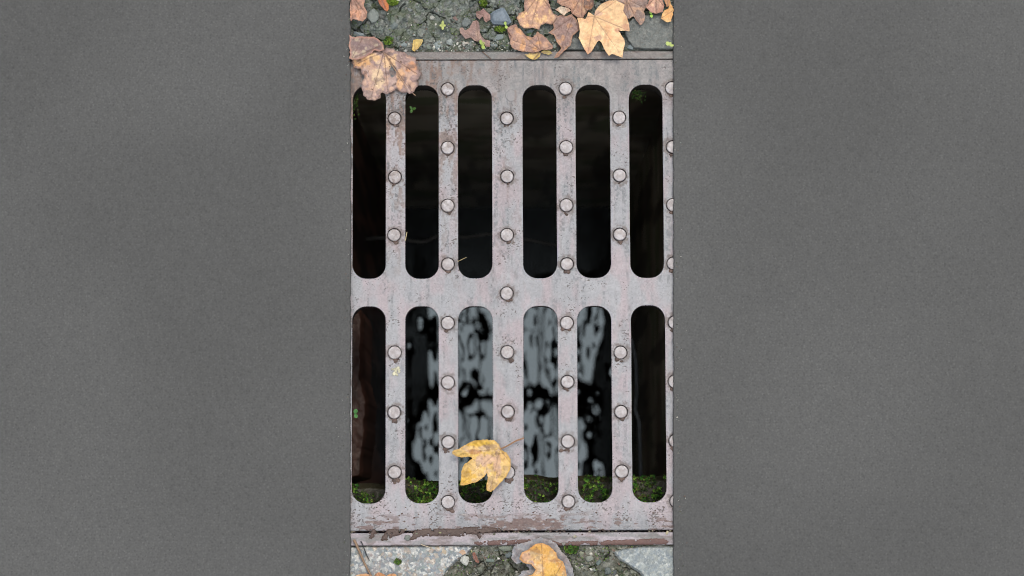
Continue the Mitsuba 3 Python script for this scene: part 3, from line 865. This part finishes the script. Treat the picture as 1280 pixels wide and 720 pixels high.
gp = np.c_[mr.uniform(440, 840, 900), mr.uniform(-40, FY0 - 2, 900)]
gp = gp[(n2(gp, 12, 81, 3) > .53) & (gp[:, 0] < 705)]
sprigs(gp, ground_z(gp) + .0004, 1.0, .8, DARKM + [(150, 170, 90)], mr, 4)
gp = np.c_[mr.uniform(560, 800, 800), mr.uniform(FY1 + 2, 740, 800)]
gp = gp[n2(gp, 12, 83, 3) > .5]
sprigs(gp, ground_z(gp) + .0004, 1.0, .8, DARKM, mr, 4)
flush('moss', 'moss_skin', 'tiny scattered green moss flecks in the cracks of the ground above and below the grating', 'moss', 'stuff', smooth=False)
BRIGHT = [(130, 158, 54), (108, 140, 40), (156, 180, 80), (92, 116, 40)]
TUFTS = [((490, 3), (8, 4), 90, BRIGHT, 'bright green moss tuft beside the narrow orange leaf at the top left'),
         ((625, 37), (7, 3.5), 80, BRIGHT, 'bright green moss tuft under the large angular stone chip'),
         ((604, 3), (4.5, 5), 60, BRIGHT, 'olive green moss tuft at the upper edge left of the angular stone chip'),
         ((714, 686), (9, 6), 110, DARKM, 'dark green moss tuft right of the curled yellow leaf at the bottom'),
         ((656, 683), (4, 3), 40, DARKM + [(120, 150, 110)], 'small green moss tuft behind the curled yellow leaf at the bottom'),
         ((486, 51), (6, 5), 60, BRIGHT + DARKM, 'olive moss tuft just above the patchy brown leaf'),
         ((600, 640), (0.1, .1), 0, BRIGHT, ''),
         ((497, 702), (4.5, 3.5), 60, DARKM + [(150, 158, 130)], 'tiny grey-green moss cushion in a pit of the granite stone')]
for (x, y), (rx, ry), n, tones, lab in TUFTS:
    if not n:
        continue
    a = mr.uniform(0, 6.28, n); rr = np.sqrt(mr.uniform(0, 1, n))
    pp = plan(np.c_[x + rx * rr * np.cos(a), y + ry * rr * np.sin(a)])
    zb = ground_z(pp) + 0.001 if not (x < 540 and y > 600) else np.full(n, .0012)
    sprigs(pp, zb + 0.0022 * (1 - rr) + .0006, 1.6, 1.7, tones, mr, 5)
    flush('moss_tuft', 'moss_skin', lab, 'moss', smooth=False)


def seedling(x, y, arms, z, tone, lab):
    """A tiny plant: two to four oval leaves on a stem."""
    for ang, L, w in arms:
        t = np.linspace(0, 1, 9)
        a = math.radians(ang)
        left = [(u * L, w * math.sin(math.pi * min(1, u * .92 + .04)) ** .8) for u in t]
        outline = left + [(u, -v) for u, v in left[::-1][1:-1]]
        o = np.array([(x + u * math.cos(a) - v * math.sin(a), y + u * math.sin(a) + v * math.cos(a)) for u, v in outline])
        p, f, d = polymesh(plan(o), 0.6)
        c = plan([(x, y)])[0]
        r = np.linalg.norm(p - c, axis=1)
        add_part(*slab_mesh(p, f, z + .0004 * r + .0006, z + .0004 * r + .0003, np.repeat((col(*tone))[None], len(p), 0) * (.8 + .4 * n2(p, 2, 5))[:, None]))
    return flush('seedling', 'leaf_skin', lab, 'plant')


seedling(553.5, 33, [(-88, 6, 1.7), (88, 6, 1.6), (0, 4, 1.6), (180, 4, 1.6)], .003, (196, 204, 120), 'pale yellow-green cross-shaped seedling in the asphalt')
seedling(602.5, 57, [(-110, 6.5, 2.0), (60, 6.5, 2.2), (-40, 4.5, 1.6)], .002, (178, 200, 100), 'pale green seedling at the joint below the angular stone chip')
seedling(813.5, 19, [(-95, 5, 2.0), (80, 4.8, 2.0)], .004, (176, 222, 90), 'bright lime seedling under the pinkish leaf at the top right')
seedling(836, 58, [(-140, 5.5, 2.4), (10, 6, 1.6), (-60, 4, 1.6)], .006, (206, 222, 130), 'pale lime seedling at the right end of the flat grey stone')
seedling(632, 33, [(-100, 4.5, 1.8), (70, 5, 1.8)], .005, (190, 214, 110), 'tiny lime seedling on the edge of the angular stone chip')
seedling(442.5, 517, [(-70, 7, 2.6), (60, 6, 2.4)], -.012, (90, 150, 80), 'small green seedling in the lowest part of the leftmost lower slot')
seedling(514, 131, [(-20, 5, 1.8), (120, 5, 1.9), (230, 5, 1.6)], -.03, (90, 140, 60), 'small dark green seedling inside the second upper slot')
pts = np.c_[mr.normal(443, 3.0, 120), mr.normal(123, 10, 120)]
pts = pts[(pts[:, 0] > 438) & (pts[:, 0] < 450)]
sprigs(plan(pts, -.03), np.full(len(pts), -.03), 1.5, 1.2, DARKM + [(150, 160, 110)], mr, 5)
flush('moss_tuft', 'moss_skin', 'grey-green moss at the upper end of the leftmost upper slot', 'moss', smooth=False)
pts = np.c_[mr.normal(797, 5.0, 90), mr.normal(118, 5, 90)]
pts = pts[(pts[:, 0] > 789) & (pts[:, 1] > 111)]
sprigs(plan(pts, -.035), np.full(len(pts), -.035), 1.3, 1.2, DARKM, mr, 5)
flush('moss_tuft', 'moss_skin', 'dark moss at the upper end of the rightmost upper slot', 'moss', smooth=False)


# ------------------------------------------------------------------ leaves
def leaf(outline, junction, tips, z0, tones, lab, seed, relief=2.0, lift=1.5, scale=9.0, vein=0.55, vein_dark=0.68, rim=None, spots=0.45, stem=None, name='maple_leaf', group=None, thick=0.00035, amp=1.0, tilt=(0, 0), patches=(), ragged_edge=0.0):
    """A dead leaf: an outline of its own, real thickness, curl and folds along the veins. relief, lift in px."""
    qo = rough_outline(plan(outline, z0), amp, 0.8, 2.6, seed)
    qo[:, 0] = np.where(qo[:, 0] < 441, 441 - (441 - qo[:, 0]) * .22, np.where(qo[:, 0] > 839, 839 + (qo[:, 0] - 839) * .22, qo[:, 0]))
    qo[:, 0] += np.where((qo[:, 0] < 443) | (qo[:, 0] > 837), (n2(qo, 5, seed + 77, 3) - .5) * 7, 0)
    if ragged_edge:
        qo = qo + np.c_[n2(qo, 7, seed + 91, 3) - .5, n2(qo, 7, seed + 92, 3) - .5] * 2 * ragged_edge
    p, f, d = polymesh(qo, 0.62)
    J = plan([junction], z0)[0]
    tp = plan(tips, z0)
    vd = np.full(len(p), 99.0); along = np.zeros(len(p))
    for t in tp:
        ab = t - J
        u = np.clip(((p - J) @ ab) / (ab @ ab), 0, 1)
        bend = (n2(p, 14, seed + 30, 2) - .5) * 2.0
        dd = np.abs(np.linalg.norm(p - (J + u[:, None] * ab), axis=1) + bend * u)
        sel = dd < vd
        along[sel] = u[sel]; vd = np.minimum(vd, dd)
        # side veins
        L = np.linalg.norm(ab); nrm = np.array([-ab[1], ab[0]]) / L; dirn = ab / L
        for kk in range(2, 7):
            for sgn in (1, -1):
                A = J + ab * kk / 8.0
                B = A + (dirn * .75 + sgn * nrm * .66) * L * .32 * (1 - kk / 11)
                e = B - A
                uu = np.clip(((p - A) @ e) / (e @ e), 0, 1)
                sd = np.linalg.norm(p - (A + uu[:, None] * e), axis=1) + 0.35 + uu * .3
                vd = np.minimum(vd, sd + .25)
    w = vein * (1.25 - .7 * along)
    vmask = 1 - ss(0.25 * w, 1.3 * w + .35, vd)
    a, b = n2(p, scale, seed, 4), n2(p, scale * .35, seed + 1, 3)
    c0, c1, c2 = (lin(t) * K for t in tones[:3])
    c = c0 + (c1 - c0) * ss(.36, .62, a)[:, None]
    m2 = ss(.52, .68, n2(p, scale * .8, seed + 2, 4) + .12 * (b - .5))[:, None] * .85
    c = c * (1 - m2) + c2 * m2
    c *= (.72 + .56 * b)[:, None] * (.80 + .40 * n2(p, 1.4, seed + 3, 2))[:, None] * 1.12
    for (px, py, prx, pry, tone, strength) in patches:
        pc = plan([(px, py)], z0)[0]
        rr = np.sqrt(((p[:, 0] - pc[0]) / prx) ** 2 + ((p[:, 1] - pc[1]) / pry) ** 2) + 1.9 * (n2(p, 5, seed + 60, 4) - .5)
        mk = (strength * (1 - ss(.7, 1.1, rr)))[:, None]
        c = c * (1 - mk) + mk * lin(tone) * K * (.74 + .52 * b)[:, None]
    sp = ss(.66, .74, n2(p, 3.2, seed + 8, 3))[:, None] * spots
    c = c * (1 - sp) + sp * lin((96, 62, 44)) * K
    st = (ss(.55, .66, n2(p, 8.0, seed + 70, 4)) * spots * .8)[:, None]
    c = c * (1 - st) + st * lin((120, 96, 90)) * K * (.7 + .6 * b)[:, None]
    c = c * (1 - vmask[:, None] * vein_dark) + vmask[:, None] * vein_dark * lin((108, 70, 52)) * K
    if rim is not None:
        rm = (1 - ss(.5, 3.2, d + 2 * (b - .5)))[:, None] * .7
        c = c * (1 - rm) + rm * lin(rim) * K
    cen = p.mean(0)
    r = np.linalg.norm(p - cen, axis=1) / max(np.ptp(p[:, 0]), np.ptp(p[:, 1])) * 2
    z = relief * (n2(p, 17, seed + 12, 3) - .5) * 2 + .75 * relief * (n2(p, 6.5, seed + 13, 3) - .5) + .35 * (n2(p, 2.2, seed + 14, 2) - .5) + lift * ss(.3, 1.0, r) * 2 * n2(p, 20, seed + 15)
    z += .45 * np.minimum(vd, 3.0) * .5 * min(1, relief / 2) + (p - cen) @ np.array(tilt)
    z = z - z.min()
    zt = z0 + z * S
    mesh, cc = slab_mesh(p, f, zt, zt - thick, c)
    if stem is None:
        key = obj(name, vply(mesh, cc, 'leaf_skin'), lab, 'leaf', None, group)
        return key
    key = numbered(name)
    scene[key + '__blade'] = vply(mesh, cc, 'leaf_skin')
    sq = np.array(stem['path'], float)
    zs = np.linspace(float(zt[np.argmin(np.linalg.norm(p - J, axis=1))]) + .0002, stem['z1'], len(sq))
    t = np.linspace(0, 1, len(sq)); tf = np.linspace(0, 1, 24)
    cu = [np.interp(tf, t, a_) for a_ in (*sq.T, zs)]
    P3 = np.array([unproject(x, y, z_) for x, y, z_ in zip(*cu)])
    ms = tube(P3, np.linspace(stem.get('r0', .75), stem.get('r1', .6), 24) * S)
    scene[key + '__stem'] = vply((np.array(ms.vertices), np.array(ms.faces)), np.repeat((lin(stem['tone']) * K)[None], len(ms.vertices), 0), 'leaf_skin')
    tag(key, lab, 'leaf', None, group)
    return key


GR = 'fallen maple leaves on the ground above the grating'
A3 = lambda p: zoomed(p, 630, 0, 9.0)
A4 = lambda p: zoomed(p, 720, 0, 9.0)
A1 = lambda p: zoomed(p, 436, 0, 10.9)
A2 = lambda p: zoomed(p, 530, 0, 10.9)
B1 = lambda p: zoomed(p, 430, 0, 6.0)
pt = lambda fn, *a: tuple(fn([a])[0])
TAN, ORANGE, PURPLE, GREYB = (214, 168, 128), (226, 160, 100), (150, 116, 106), (148, 122, 112)
# layer 1 (lowest)
leaf(A3([(590, 30), (640, -120), (900, -200), (985, -60), (965, 60), (930, 150), (880, 205), (820, 192), (762, 150), (742, 100), (640, 66)]), pt(A3, 880, -60), A3([(640, 40), (760, 160), (870, 200)]), .0030,
     ((196, 142, 104), (178, 130, 104), (210, 168, 130)), 'orange-brown leaf behind the upper left of the big bright leaf', 101, group=GR, rim=(150, 104, 84))
leaf(A3([(905, -60), (1000, -80), (1010, 60), (985, 110), (925, 128), (900, 60)]), pt(A3, 960, -80), A3([(960, 110)]), .0045, ((118, 80, 62), (96, 64, 52), (150, 104, 74)), 'dark brown leaf scrap at the top beside the stem end of the big bright leaf', 102, group=GR)
leaf(A3([(500, 372), (560, 322), (545, 270), (580, 190), (640, 165), (700, 185), (765, 160), (822, 232), (860, 335), (775, 398), (762, 450), (745, 520), (660, 596), (600, 650), (560, 660), (640, 545), (596, 480), (560, 400)]), pt(A3, 780, 190), A3([(520, 370), (600, 640), (850, 330)]), .0036,
     ((160, 126, 116), (146, 116, 108), (190, 140, 104)), 'purple-brown wrinkled leaf left of the big bright leaf', 103, 2.6, 2.0, group=GR, rim=(178, 130, 100))
leaf(A3([(575, 112), (640, 76), (715, 92), (752, 122), (700, 150), (672, 178), (640, 150)]), pt(A3, 680, 180), A3([(600, 110), (720, 100)]), .0075, ((212, 180, 152), (226, 204, 178), (190, 150, 126)), 'small pale beige leaf tip on top of the purple-brown leaf', 104, 1.2, 1.5, group=GR, vein_dark=.2)
leaf(A3([(300, -160), (240, -40), (222, 60), (232, 128), (168, 160), (145, 215), (180, 292), (232, 330), (290, 325), (330, 318), (392, 342), (412, 292), (470, 268), (536, 284), (572, 240), (610, 192), (545, 150), (520, 80), (495, 0), (470, -120)]), pt(A3, 400, -60), A3([(170, 230), (300, 320), (590, 200)]), .0036,
     ((216, 168, 132), (182, 138, 118), (240, 192, 136)), 'blotchy tan and brown maple leaf left of the purple-brown leaf', 105, 3.0, 2.6, 7.0, group=GR, rim=(150, 112, 100))
leaf(A3([(28, 318), (100, 300), (182, 322), (236, 398), (330, 420), (360, 375), (372, 358), (424, 392), (482, 442), (552, 528), (530, 560), (470, 566), (420, 570), (360, 590), (250, 584), (150, 572), (92, 540), (62, 480), (84, 420)]), pt(A3, 415, 572), A3([(60, 440), (240, 420), (370, 370), (520, 530)]), .0030,
     ((196, 150, 122), (160, 124, 112), (222, 162, 108)), 'orange-brown maple leaf lying against the upper frame', 106, 2.0, 1.6, group=GR, rim=(170, 126, 104))
leaf(A3([(238, 612), (282, 606), (330, 602), (392, 588), (412, 606), (404, 640), (336, 676), (284, 656), (256, 636)]), pt(A3, 400, 595), A3([(250, 615), (330, 670)]), .0026, ((214, 180, 96), (226, 198, 120), (190, 146, 84)), 'left yellow leaf lobe resting on the upper frame', 107, 1.0, 1.0, group=GR)
leaf(A3([(418, 588), (452, 566), (520, 572), (550, 604), (504, 616), (450, 604)]), pt(A3, 420, 588), A3([(545, 600)]), .0028, ((206, 180, 84), (190, 160, 70), (216, 200, 130)), 'small right yellow leaf lobe resting on the upper frame', 108, .8, .8, group=GR)
leaf(A4([(430, -20), (560, -60), (700, -40), (808, -30), (800, 60), (760, 128), (778, 192), (758, 262), (720, 295), (682, 242), (642, 180), (604, 222), (570, 205), (520, 125), (480, 60)]), pt(A4, 560, -20), A4([(600, 215), (720, 290), (780, 100)]), .0034,
     ((146, 122, 112), (162, 128, 112), (196, 152, 122)), 'grey-brown leaf with a drooping lobe right of the big bright leaf', 109, 2.2, 1.6, group=GR)
leaf(A4([(838, -30), (965, -40), (975, 10), (992, 64), (978, 140), (900, 157), (838, 142), (782, 86), (810, 40)]), pt(A4, 900, -40), A4([(790, 86), (900, 150), (985, 70)]), .0060, ((206, 156, 132), (190, 140, 122), (222, 176, 142)), 'pinkish tan leaf near the top right corner', 110, 1.6, 1.6, group=GR, rim=(170, 120, 100))
leaf(A4([(990, -40), (1090, -60), (1080, 30), (1060, 74), (1020, 80), (1000, 40)]), pt(A4, 1040, -60), A4([(1030, 76)]), .0056, ((206, 142, 84), (180, 116, 66), (222, 170, 110)), 'narrow orange leaf scrap between the pinkish leaf and the top right corner', 111, 1.0, 1.0, group=GR)
leaf(A4([(955, 208), (968, 158), (1002, 112), (1062, 92), (1098, 40), (1160, 20), (1230, 90), (1240, 200), (1150, 235), (1080, 248), (1010, 250), (990, 240)]), pt(A4, 1180, 60), A4([(960, 205), (1080, 245)]), .0066, ((230, 182, 116), (222, 160, 92), (206, 140, 84)), 'yellow-orange leaf at the top right corner above the flat grey stone', 112, 1.6, 1.6, group=GR)
leaf(A1([(-90, -80), (120, -110), (228, -20), (206, 84), (252, 168), (240, 252), (192, 296), (112, 280), (48, 262), (-60, 300), (-160, 160)]), pt(A1, 30, -80), A1([(200, 290), (50, 260), (240, 200)]), .0066, ((186, 140, 118), (160, 116, 98), (214, 152, 118)), 'crumpled pinkish brown leaf in the top left corner', 113, 2.4, 2.0, 7.0, group=GR)
leaf(A1([(385, -40), (490, -50), (512, 20), (545, 72), (552, 118), (520, 168), (470, 118), (425, 60)]), pt(A1, 430, -50), A1([(520, 165)]), .0052, ((196, 112, 56), (160, 82, 44), (222, 140, 72)), 'narrow rusty orange leaf beside the bright moss tuft at the top left', 114, 1.2, 1.0, group=GR, spots=.1)
leaf(A2([(486, 392), (520, 376), (562, 422), (620, 382), (660, 300), (712, 276), (748, 300), (756, 380), (772, 470), (826, 540), (900, 560), (896, 640), (850, 640), (780, 570), (730, 560), (690, 560), (640, 510), (570, 536), (500, 462)]), pt(A2, 740, 560), A2([(490, 390), (710, 280), (880, 640)]), .0030,
     ((152, 118, 108), (138, 108, 102), (172, 138, 122)), 'thin purplish brown decayed leaf left of the angular stone chip', 115, 1.4, 1.2, group=GR, spots=.5)
leaf(A2([(705, 172), (770, 150), (812, 112), (852, 160), (900, 210), (906, 268), (856, 310), (826, 296), (806, 220), (760, 268), (720, 240)]), pt(A2, 800, 200), A2([(710, 175), (860, 300)]), .0036, ((140, 104, 98), (166, 128, 118), (110, 74, 66)), 'dark reddish scrap of leaf touching the angular stone chip', 116, 1.2, 1.2, group=GR)
leaf(A2([(1130, 400), (1180, 350), (1260, 330), (1290, 420), (1260, 560), (1200, 590), (1160, 520)]), pt(A2, 1260, 440), A2([(1140, 400), (1210, 580)]), .0028, ((150, 112, 100), (170, 126, 110), (128, 96, 90)), 'brown leaf edge right below the angular stone chip', 117, 1.2, 1.0, group=GR)
leaf(A1([(880, 545), (940, 534), (1012, 545), (995, 600), (962, 640), (905, 704), (862, 680), (868, 610)]), pt(A1, 905, 700), A1([(1000, 550), (890, 550)]), .0036, ((206, 172, 88), (218, 190, 116), (178, 130, 60)), 'small mustard yellow leaf scrap beside the upper frame', 118, 1.0, 1.0, group=GR)
# the big bright leaf
leaf(A4([(205, 178), (218, 122), (250, 78), (300, 40), (362, 14), (440, 7), (492, 30), (548, 60), (528, 128), (572, 200), (596, 280), (604, 355), (556, 350), (505, 352), (478, 346), (512, 400), (542, 450), (551, 492), (532, 560), (522, 652), (480, 640), (404, 612), (370, 636), (340, 600), (312, 540), (286, 482), (262, 460), (236, 474), (200, 540), (170, 590), (130, 616), (96, 560), (52, 470), (28, 430), (44, 360), (34, 290), (12, 204), (60, 205), (105, 220), (120, 190), (140, 140), (175, 160)]),
     pt(A4, 205, 185), A4([(440, 20), (600, 350), (520, 645), (132, 612), (18, 208)]), .0085, ((244, 204, 154), (238, 192, 142), (228, 172, 124)), 'big bright orange-tan maple leaf, the largest at the top', 120, 1.8, 1.6, 14.0, .45, .5, group=GR, spots=.14, amp=.5,
     patches=[(748, 48, 5, 4, (186, 140, 122), .7), (746, 17, 6, 4, (196, 152, 140), .6), (772, 38, 4, 3, (176, 104, 84), .6), (735, 63, 5, 6, (216, 150, 118), .6), (782, 34, 6, 6, (220, 156, 128), .6)])
# patchy leaf over frame and grating, upper left
leaf(B1([(-60, 262), (52, 280), (140, 276), (232, 280), (290, 326), (304, 378), (270, 392), (230, 380), (180, 420), (110, 450), (40, 450), (-60, 440)]), pt(B1, 60, 440), B1([(290, 340), (140, 285)]), .0070, ((150, 120, 112), (134, 108, 106), (196, 176, 150)), 'folded purple-brown leaf with striped edge above the patchy leaf', 121, 2.4, 2.0, 8.0, group=GR, rim=(196, 140, 120))
leaf(B1([(58, 440), (110, 425), (200, 400), (262, 384), (330, 376), (362, 366), (402, 384), (440, 412), (500, 420), (545, 436), (552, 500), (580, 560), (556, 620), (550, 660), (520, 704), (478, 700), (440, 696), (390, 682), (330, 700), (300, 690), (282, 712), (258, 742), (216, 762), (176, 752), (140, 708), (128, 640), (152, 582), (132, 524), (80, 514), (57, 500), (56, 460)]),
     pt(B1, 300, 395), B1([(60, 500), (200, 750), (330, 690), (510, 695), (550, 560)]), .0022, ((184, 154, 144), (160, 130, 124), (206, 166, 142)), 'large patchy brown and pale orange maple leaf lying over the grating at the upper left', 122, 3.6, 2.6, 8.5, group=None, rim=(116, 90, 86), spots=.85, amp=1.7, ragged_edge=4.5,
     patches=[(450, 78, 17, 9, (238, 180, 122), .95), (466, 73, 10, 6, (244, 196, 140), .9), (473, 97, 7, 19, (240, 206, 168), .95), (488, 78, 10, 12, (244, 200, 154), .95), (500, 98, 6, 15, (240, 186, 140), .9), (514, 84, 9, 7, (226, 160, 114), .9), (462, 118, 6, 5, (150, 126, 120), .8), (491, 88, 5.2, 7.5, (92, 100, 104), .95), (456, 94, 3, 6, (206, 150, 120), .7)],
     stem={'path': [(480, 66), (497, 92), (508, 110), (519.5, 119.5)], 'z1': .0035, 'tone': (176, 138, 110), 'r0': .5})
# yellow leaf on the grating
K5 = lambda p: zoomed(p, 550, 530, 7.2)
leaf(K5([(116, 248), (134, 232), (172, 226), (222, 194), (300, 152), (400, 141), (488, 146), (532, 186), (552, 234), (602, 262), (634, 318), (637, 402), (592, 482), (532, 542), (482, 592), (452, 614), (424, 602), (418, 560), (432, 482), (420, 444), (392, 482), (330, 522), (252, 546), (184, 552), (194, 420), (220, 362), (290, 312), (280, 296), (166, 300), (114, 274)]),
     pt(K5, 540, 228), K5([(120, 256), (190, 545), (450, 605), (632, 350)]), .0030, ((236, 196, 130), (228, 186, 100), (222, 190, 156)), 'curled yellow three-lobed leaf lying across a bar of the grating', 130, 4.6, 5.0, 10.0, .6, .4, rim=(214, 166, 84), spots=.45, name='maple_leaf',
     patches=[(584, 596, 11, 10, (236, 184, 60), .9), (598, 553, 20, 5, (240, 192, 66), .9), (570, 565, 6, 5, (236, 196, 110), .8), (591, 565, 10, 3, (176, 104, 70), .6), (612, 558, 9, 3, (150, 120, 104), .6), (606, 575, 12, 8, (226, 182, 158), .75), (622, 582, 6, 16, (222, 178, 150), .8), (630, 572, 5, 9, (238, 190, 120), .8), (612, 608, 4, 8, (236, 196, 138), .8)],
     stem={'path': [(625, 561.5), (634, 557.5), (645, 551), (655, 547.5)], 'z1': .006, 'tone': (170, 120, 84), 'r0': .8, 'r1': .95})
# curled yellow leaf at the bottom, on a grey one
leaf(Z7([(28, 480), (60, 345), (130, 305), (280, 268), (340, 238), (400, 224), (520, 250), (620, 312), (690, 420), (745, 480), (790, 560), (822, 620), (832, 740), (800, 1000), (420, 1050), (130, 980), (120, 720), (180, 650), (270, 645), (220, 560), (160, 540), (95, 566)]), pt(Z7, 420, 1000), Z7([(60, 400), (400, 230), (800, 620)]), .0022,
     ((150, 146, 150), (138, 138, 144), (168, 156, 152)), 'dull grey leaf under the curled yellow leaf at the bottom', 131, 2.0, 3.4, 9.0, group=None, spots=.5, vein_dark=.2, amp=1.6)
leaf(Z7([(136, 500), (162, 416), (252, 378), (332, 308), (422, 296), (512, 328), (560, 370), (610, 420), (622, 488), (692, 528), (722, 600), (748, 740), (720, 960), (400, 1000), (250, 960), (240, 720), (300, 700), (345, 640), (290, 570), (230, 560), (180, 545)]), pt(Z7, 450, 960), Z7([(140, 490), (420, 300), (700, 540)]), .0070,
     ((226, 170, 92), (232, 196, 140), (214, 150, 76)), 'curled golden yellow leaf at the bottom below the frame', 132, 3.4, 3.0, 8.0, rim=(214, 150, 78), spots=.5,
     patches=[(676, 686, 14, 8, (234, 172, 76), .9), (656, 695, 9, 6, (236, 186, 150), .9), (690, 712, 10, 12, (240, 186, 84), .9), (672, 710, 8, 8, (242, 206, 160), .8), (664, 706, 4, 6, (170, 140, 140), .8), (692, 701, 7, 2.2, (160, 104, 70), .55)])
leaf(Z5([(340, 690), (390, 668), (436, 690), (480, 720), (520, 690), (590, 690), (640, 740), (600, 900), (380, 900), (320, 760)]), pt(Z5, 460, 880), Z5([(380, 680), (560, 690)]), .0050, ((206, 140, 84), (222, 160, 110), (176, 108, 60)), 'orange leaf tip on the granite stone at the lower edge, the right one of two', 133, 1.2, 1.2)
leaf(Z5([(90, 712), (140, 695), (220, 690), (290, 712), (320, 780), (260, 900), (100, 880)]), pt(Z5, 180, 880), Z5([(140, 700), (270, 710)]), .0036, ((214, 160, 116), (196, 136, 92), (226, 180, 140)), 'pale orange leaf tip on the granite stone at the lower edge beside the brown twig', 134, 1.2, 1.0)
leaf(Z6([(515, 420), (545, 418), (575, 460), (604, 540), (596, 560), (560, 540), (525, 480)]), pt(Z6, 530, 420), Z6([(598, 556)]), .0040, ((150, 84, 62), (130, 72, 54), (172, 100, 70)), 'small dark red-brown leaf scrap in the lower gravel', 135, .6, .6)


# ------------------------------------------------------------------ twigs and the shaft's odds and ends
def twig(path, zs, r, tone, lab, name='twig'):
    p = np.array(path, float); t = np.linspace(0, 1, len(p)); tf = np.linspace(0, 1, 30)
    P3 = np.array([unproject(x, y, z_) for x, y, z_ in zip(np.interp(tf, t, p[:, 0]), np.interp(tf, t, p[:, 1]), np.interp(tf, t, zs))])
    P3[:, :2] += (np.c_[mnoise(P3 * 260 + 3), mnoise(P3 * 260 + 90)] - .5) * .0006
    m = tube(P3, np.linspace(r[0], r[1], 30) * S * (0.85 + .3 * mnoise(P3 * 500)))
    v = np.array(m.vertices)
    return obj(name, vply((v, np.array(m.faces)), np.repeat((lin(tone) * K)[None], len(v), 0) * (.7 + .6 * mnoise(v * 700))[:, None], 'matte'), lab, 'twig')


twig([(442.5, 674.5), (448, 686), (453, 698), (458, 709), (465, 722), (472, 740)], [.003, .0035, .004, .004, .0035, .003], (1.7, 1.1), (150, 122, 98), 'brown twig lying on the granite stone at the lower left')
twig([(451, 676), (455, 685), (458, 693), (462, 701)], [.003, .003, .003, .003], (.7, .55), (40, 40, 42), 'thin black twig beside the brown twig on the granite stone')
twig([(526, 680.5), (532, 682.5), (540, 685)], [.003, .003, .0025], (.45, .35), (226, 206, 176), 'pale straw on the edge of the granite stone')
twig([(572, 327), (577, 324.5), (583, 322)], [.001, .0025, .004], (.4, .3), (206, 186, 140), 'short pale straw sticking out over the third upper slot')
twig([(508.5, 290), (507.6, 296), (506.8, 301)], [.0005, .001, .0015], (.5, .4), (214, 196, 150), 'tiny pale straw on the edge of the second upper slot')
twig([(603, 64.5), (608, 69), (614, 74)], [.002, .002, .0015], (.45, .35), (110, 78, 58), 'thin brown stalk lying across the upper frame')
twig([(440, 300), (482, 297), (530, 303), (548, 294), (580, 297), (616, 292), (660, 300), (720, 312)], [-.54, -.53, -.535, -.53, -.525, -.52, -.53, -.54], (3.4, 2.2), (84, 82, 78), 'dull branch wedged across the dark shaft, seen through the upper slots')
twig([(789, 424), (795, 452), (796, 490), (794, 512), (799, 528), (800, 560), (801, 604)], [-.30, -.33, -.36, -.37, -.37, -.36, -.30], (2.6, 3.0), (124, 128, 132), 'pale added strand standing in for a reflection in the rightmost lower slot', 'added_strand')  # strand added in place of a pale water reflection
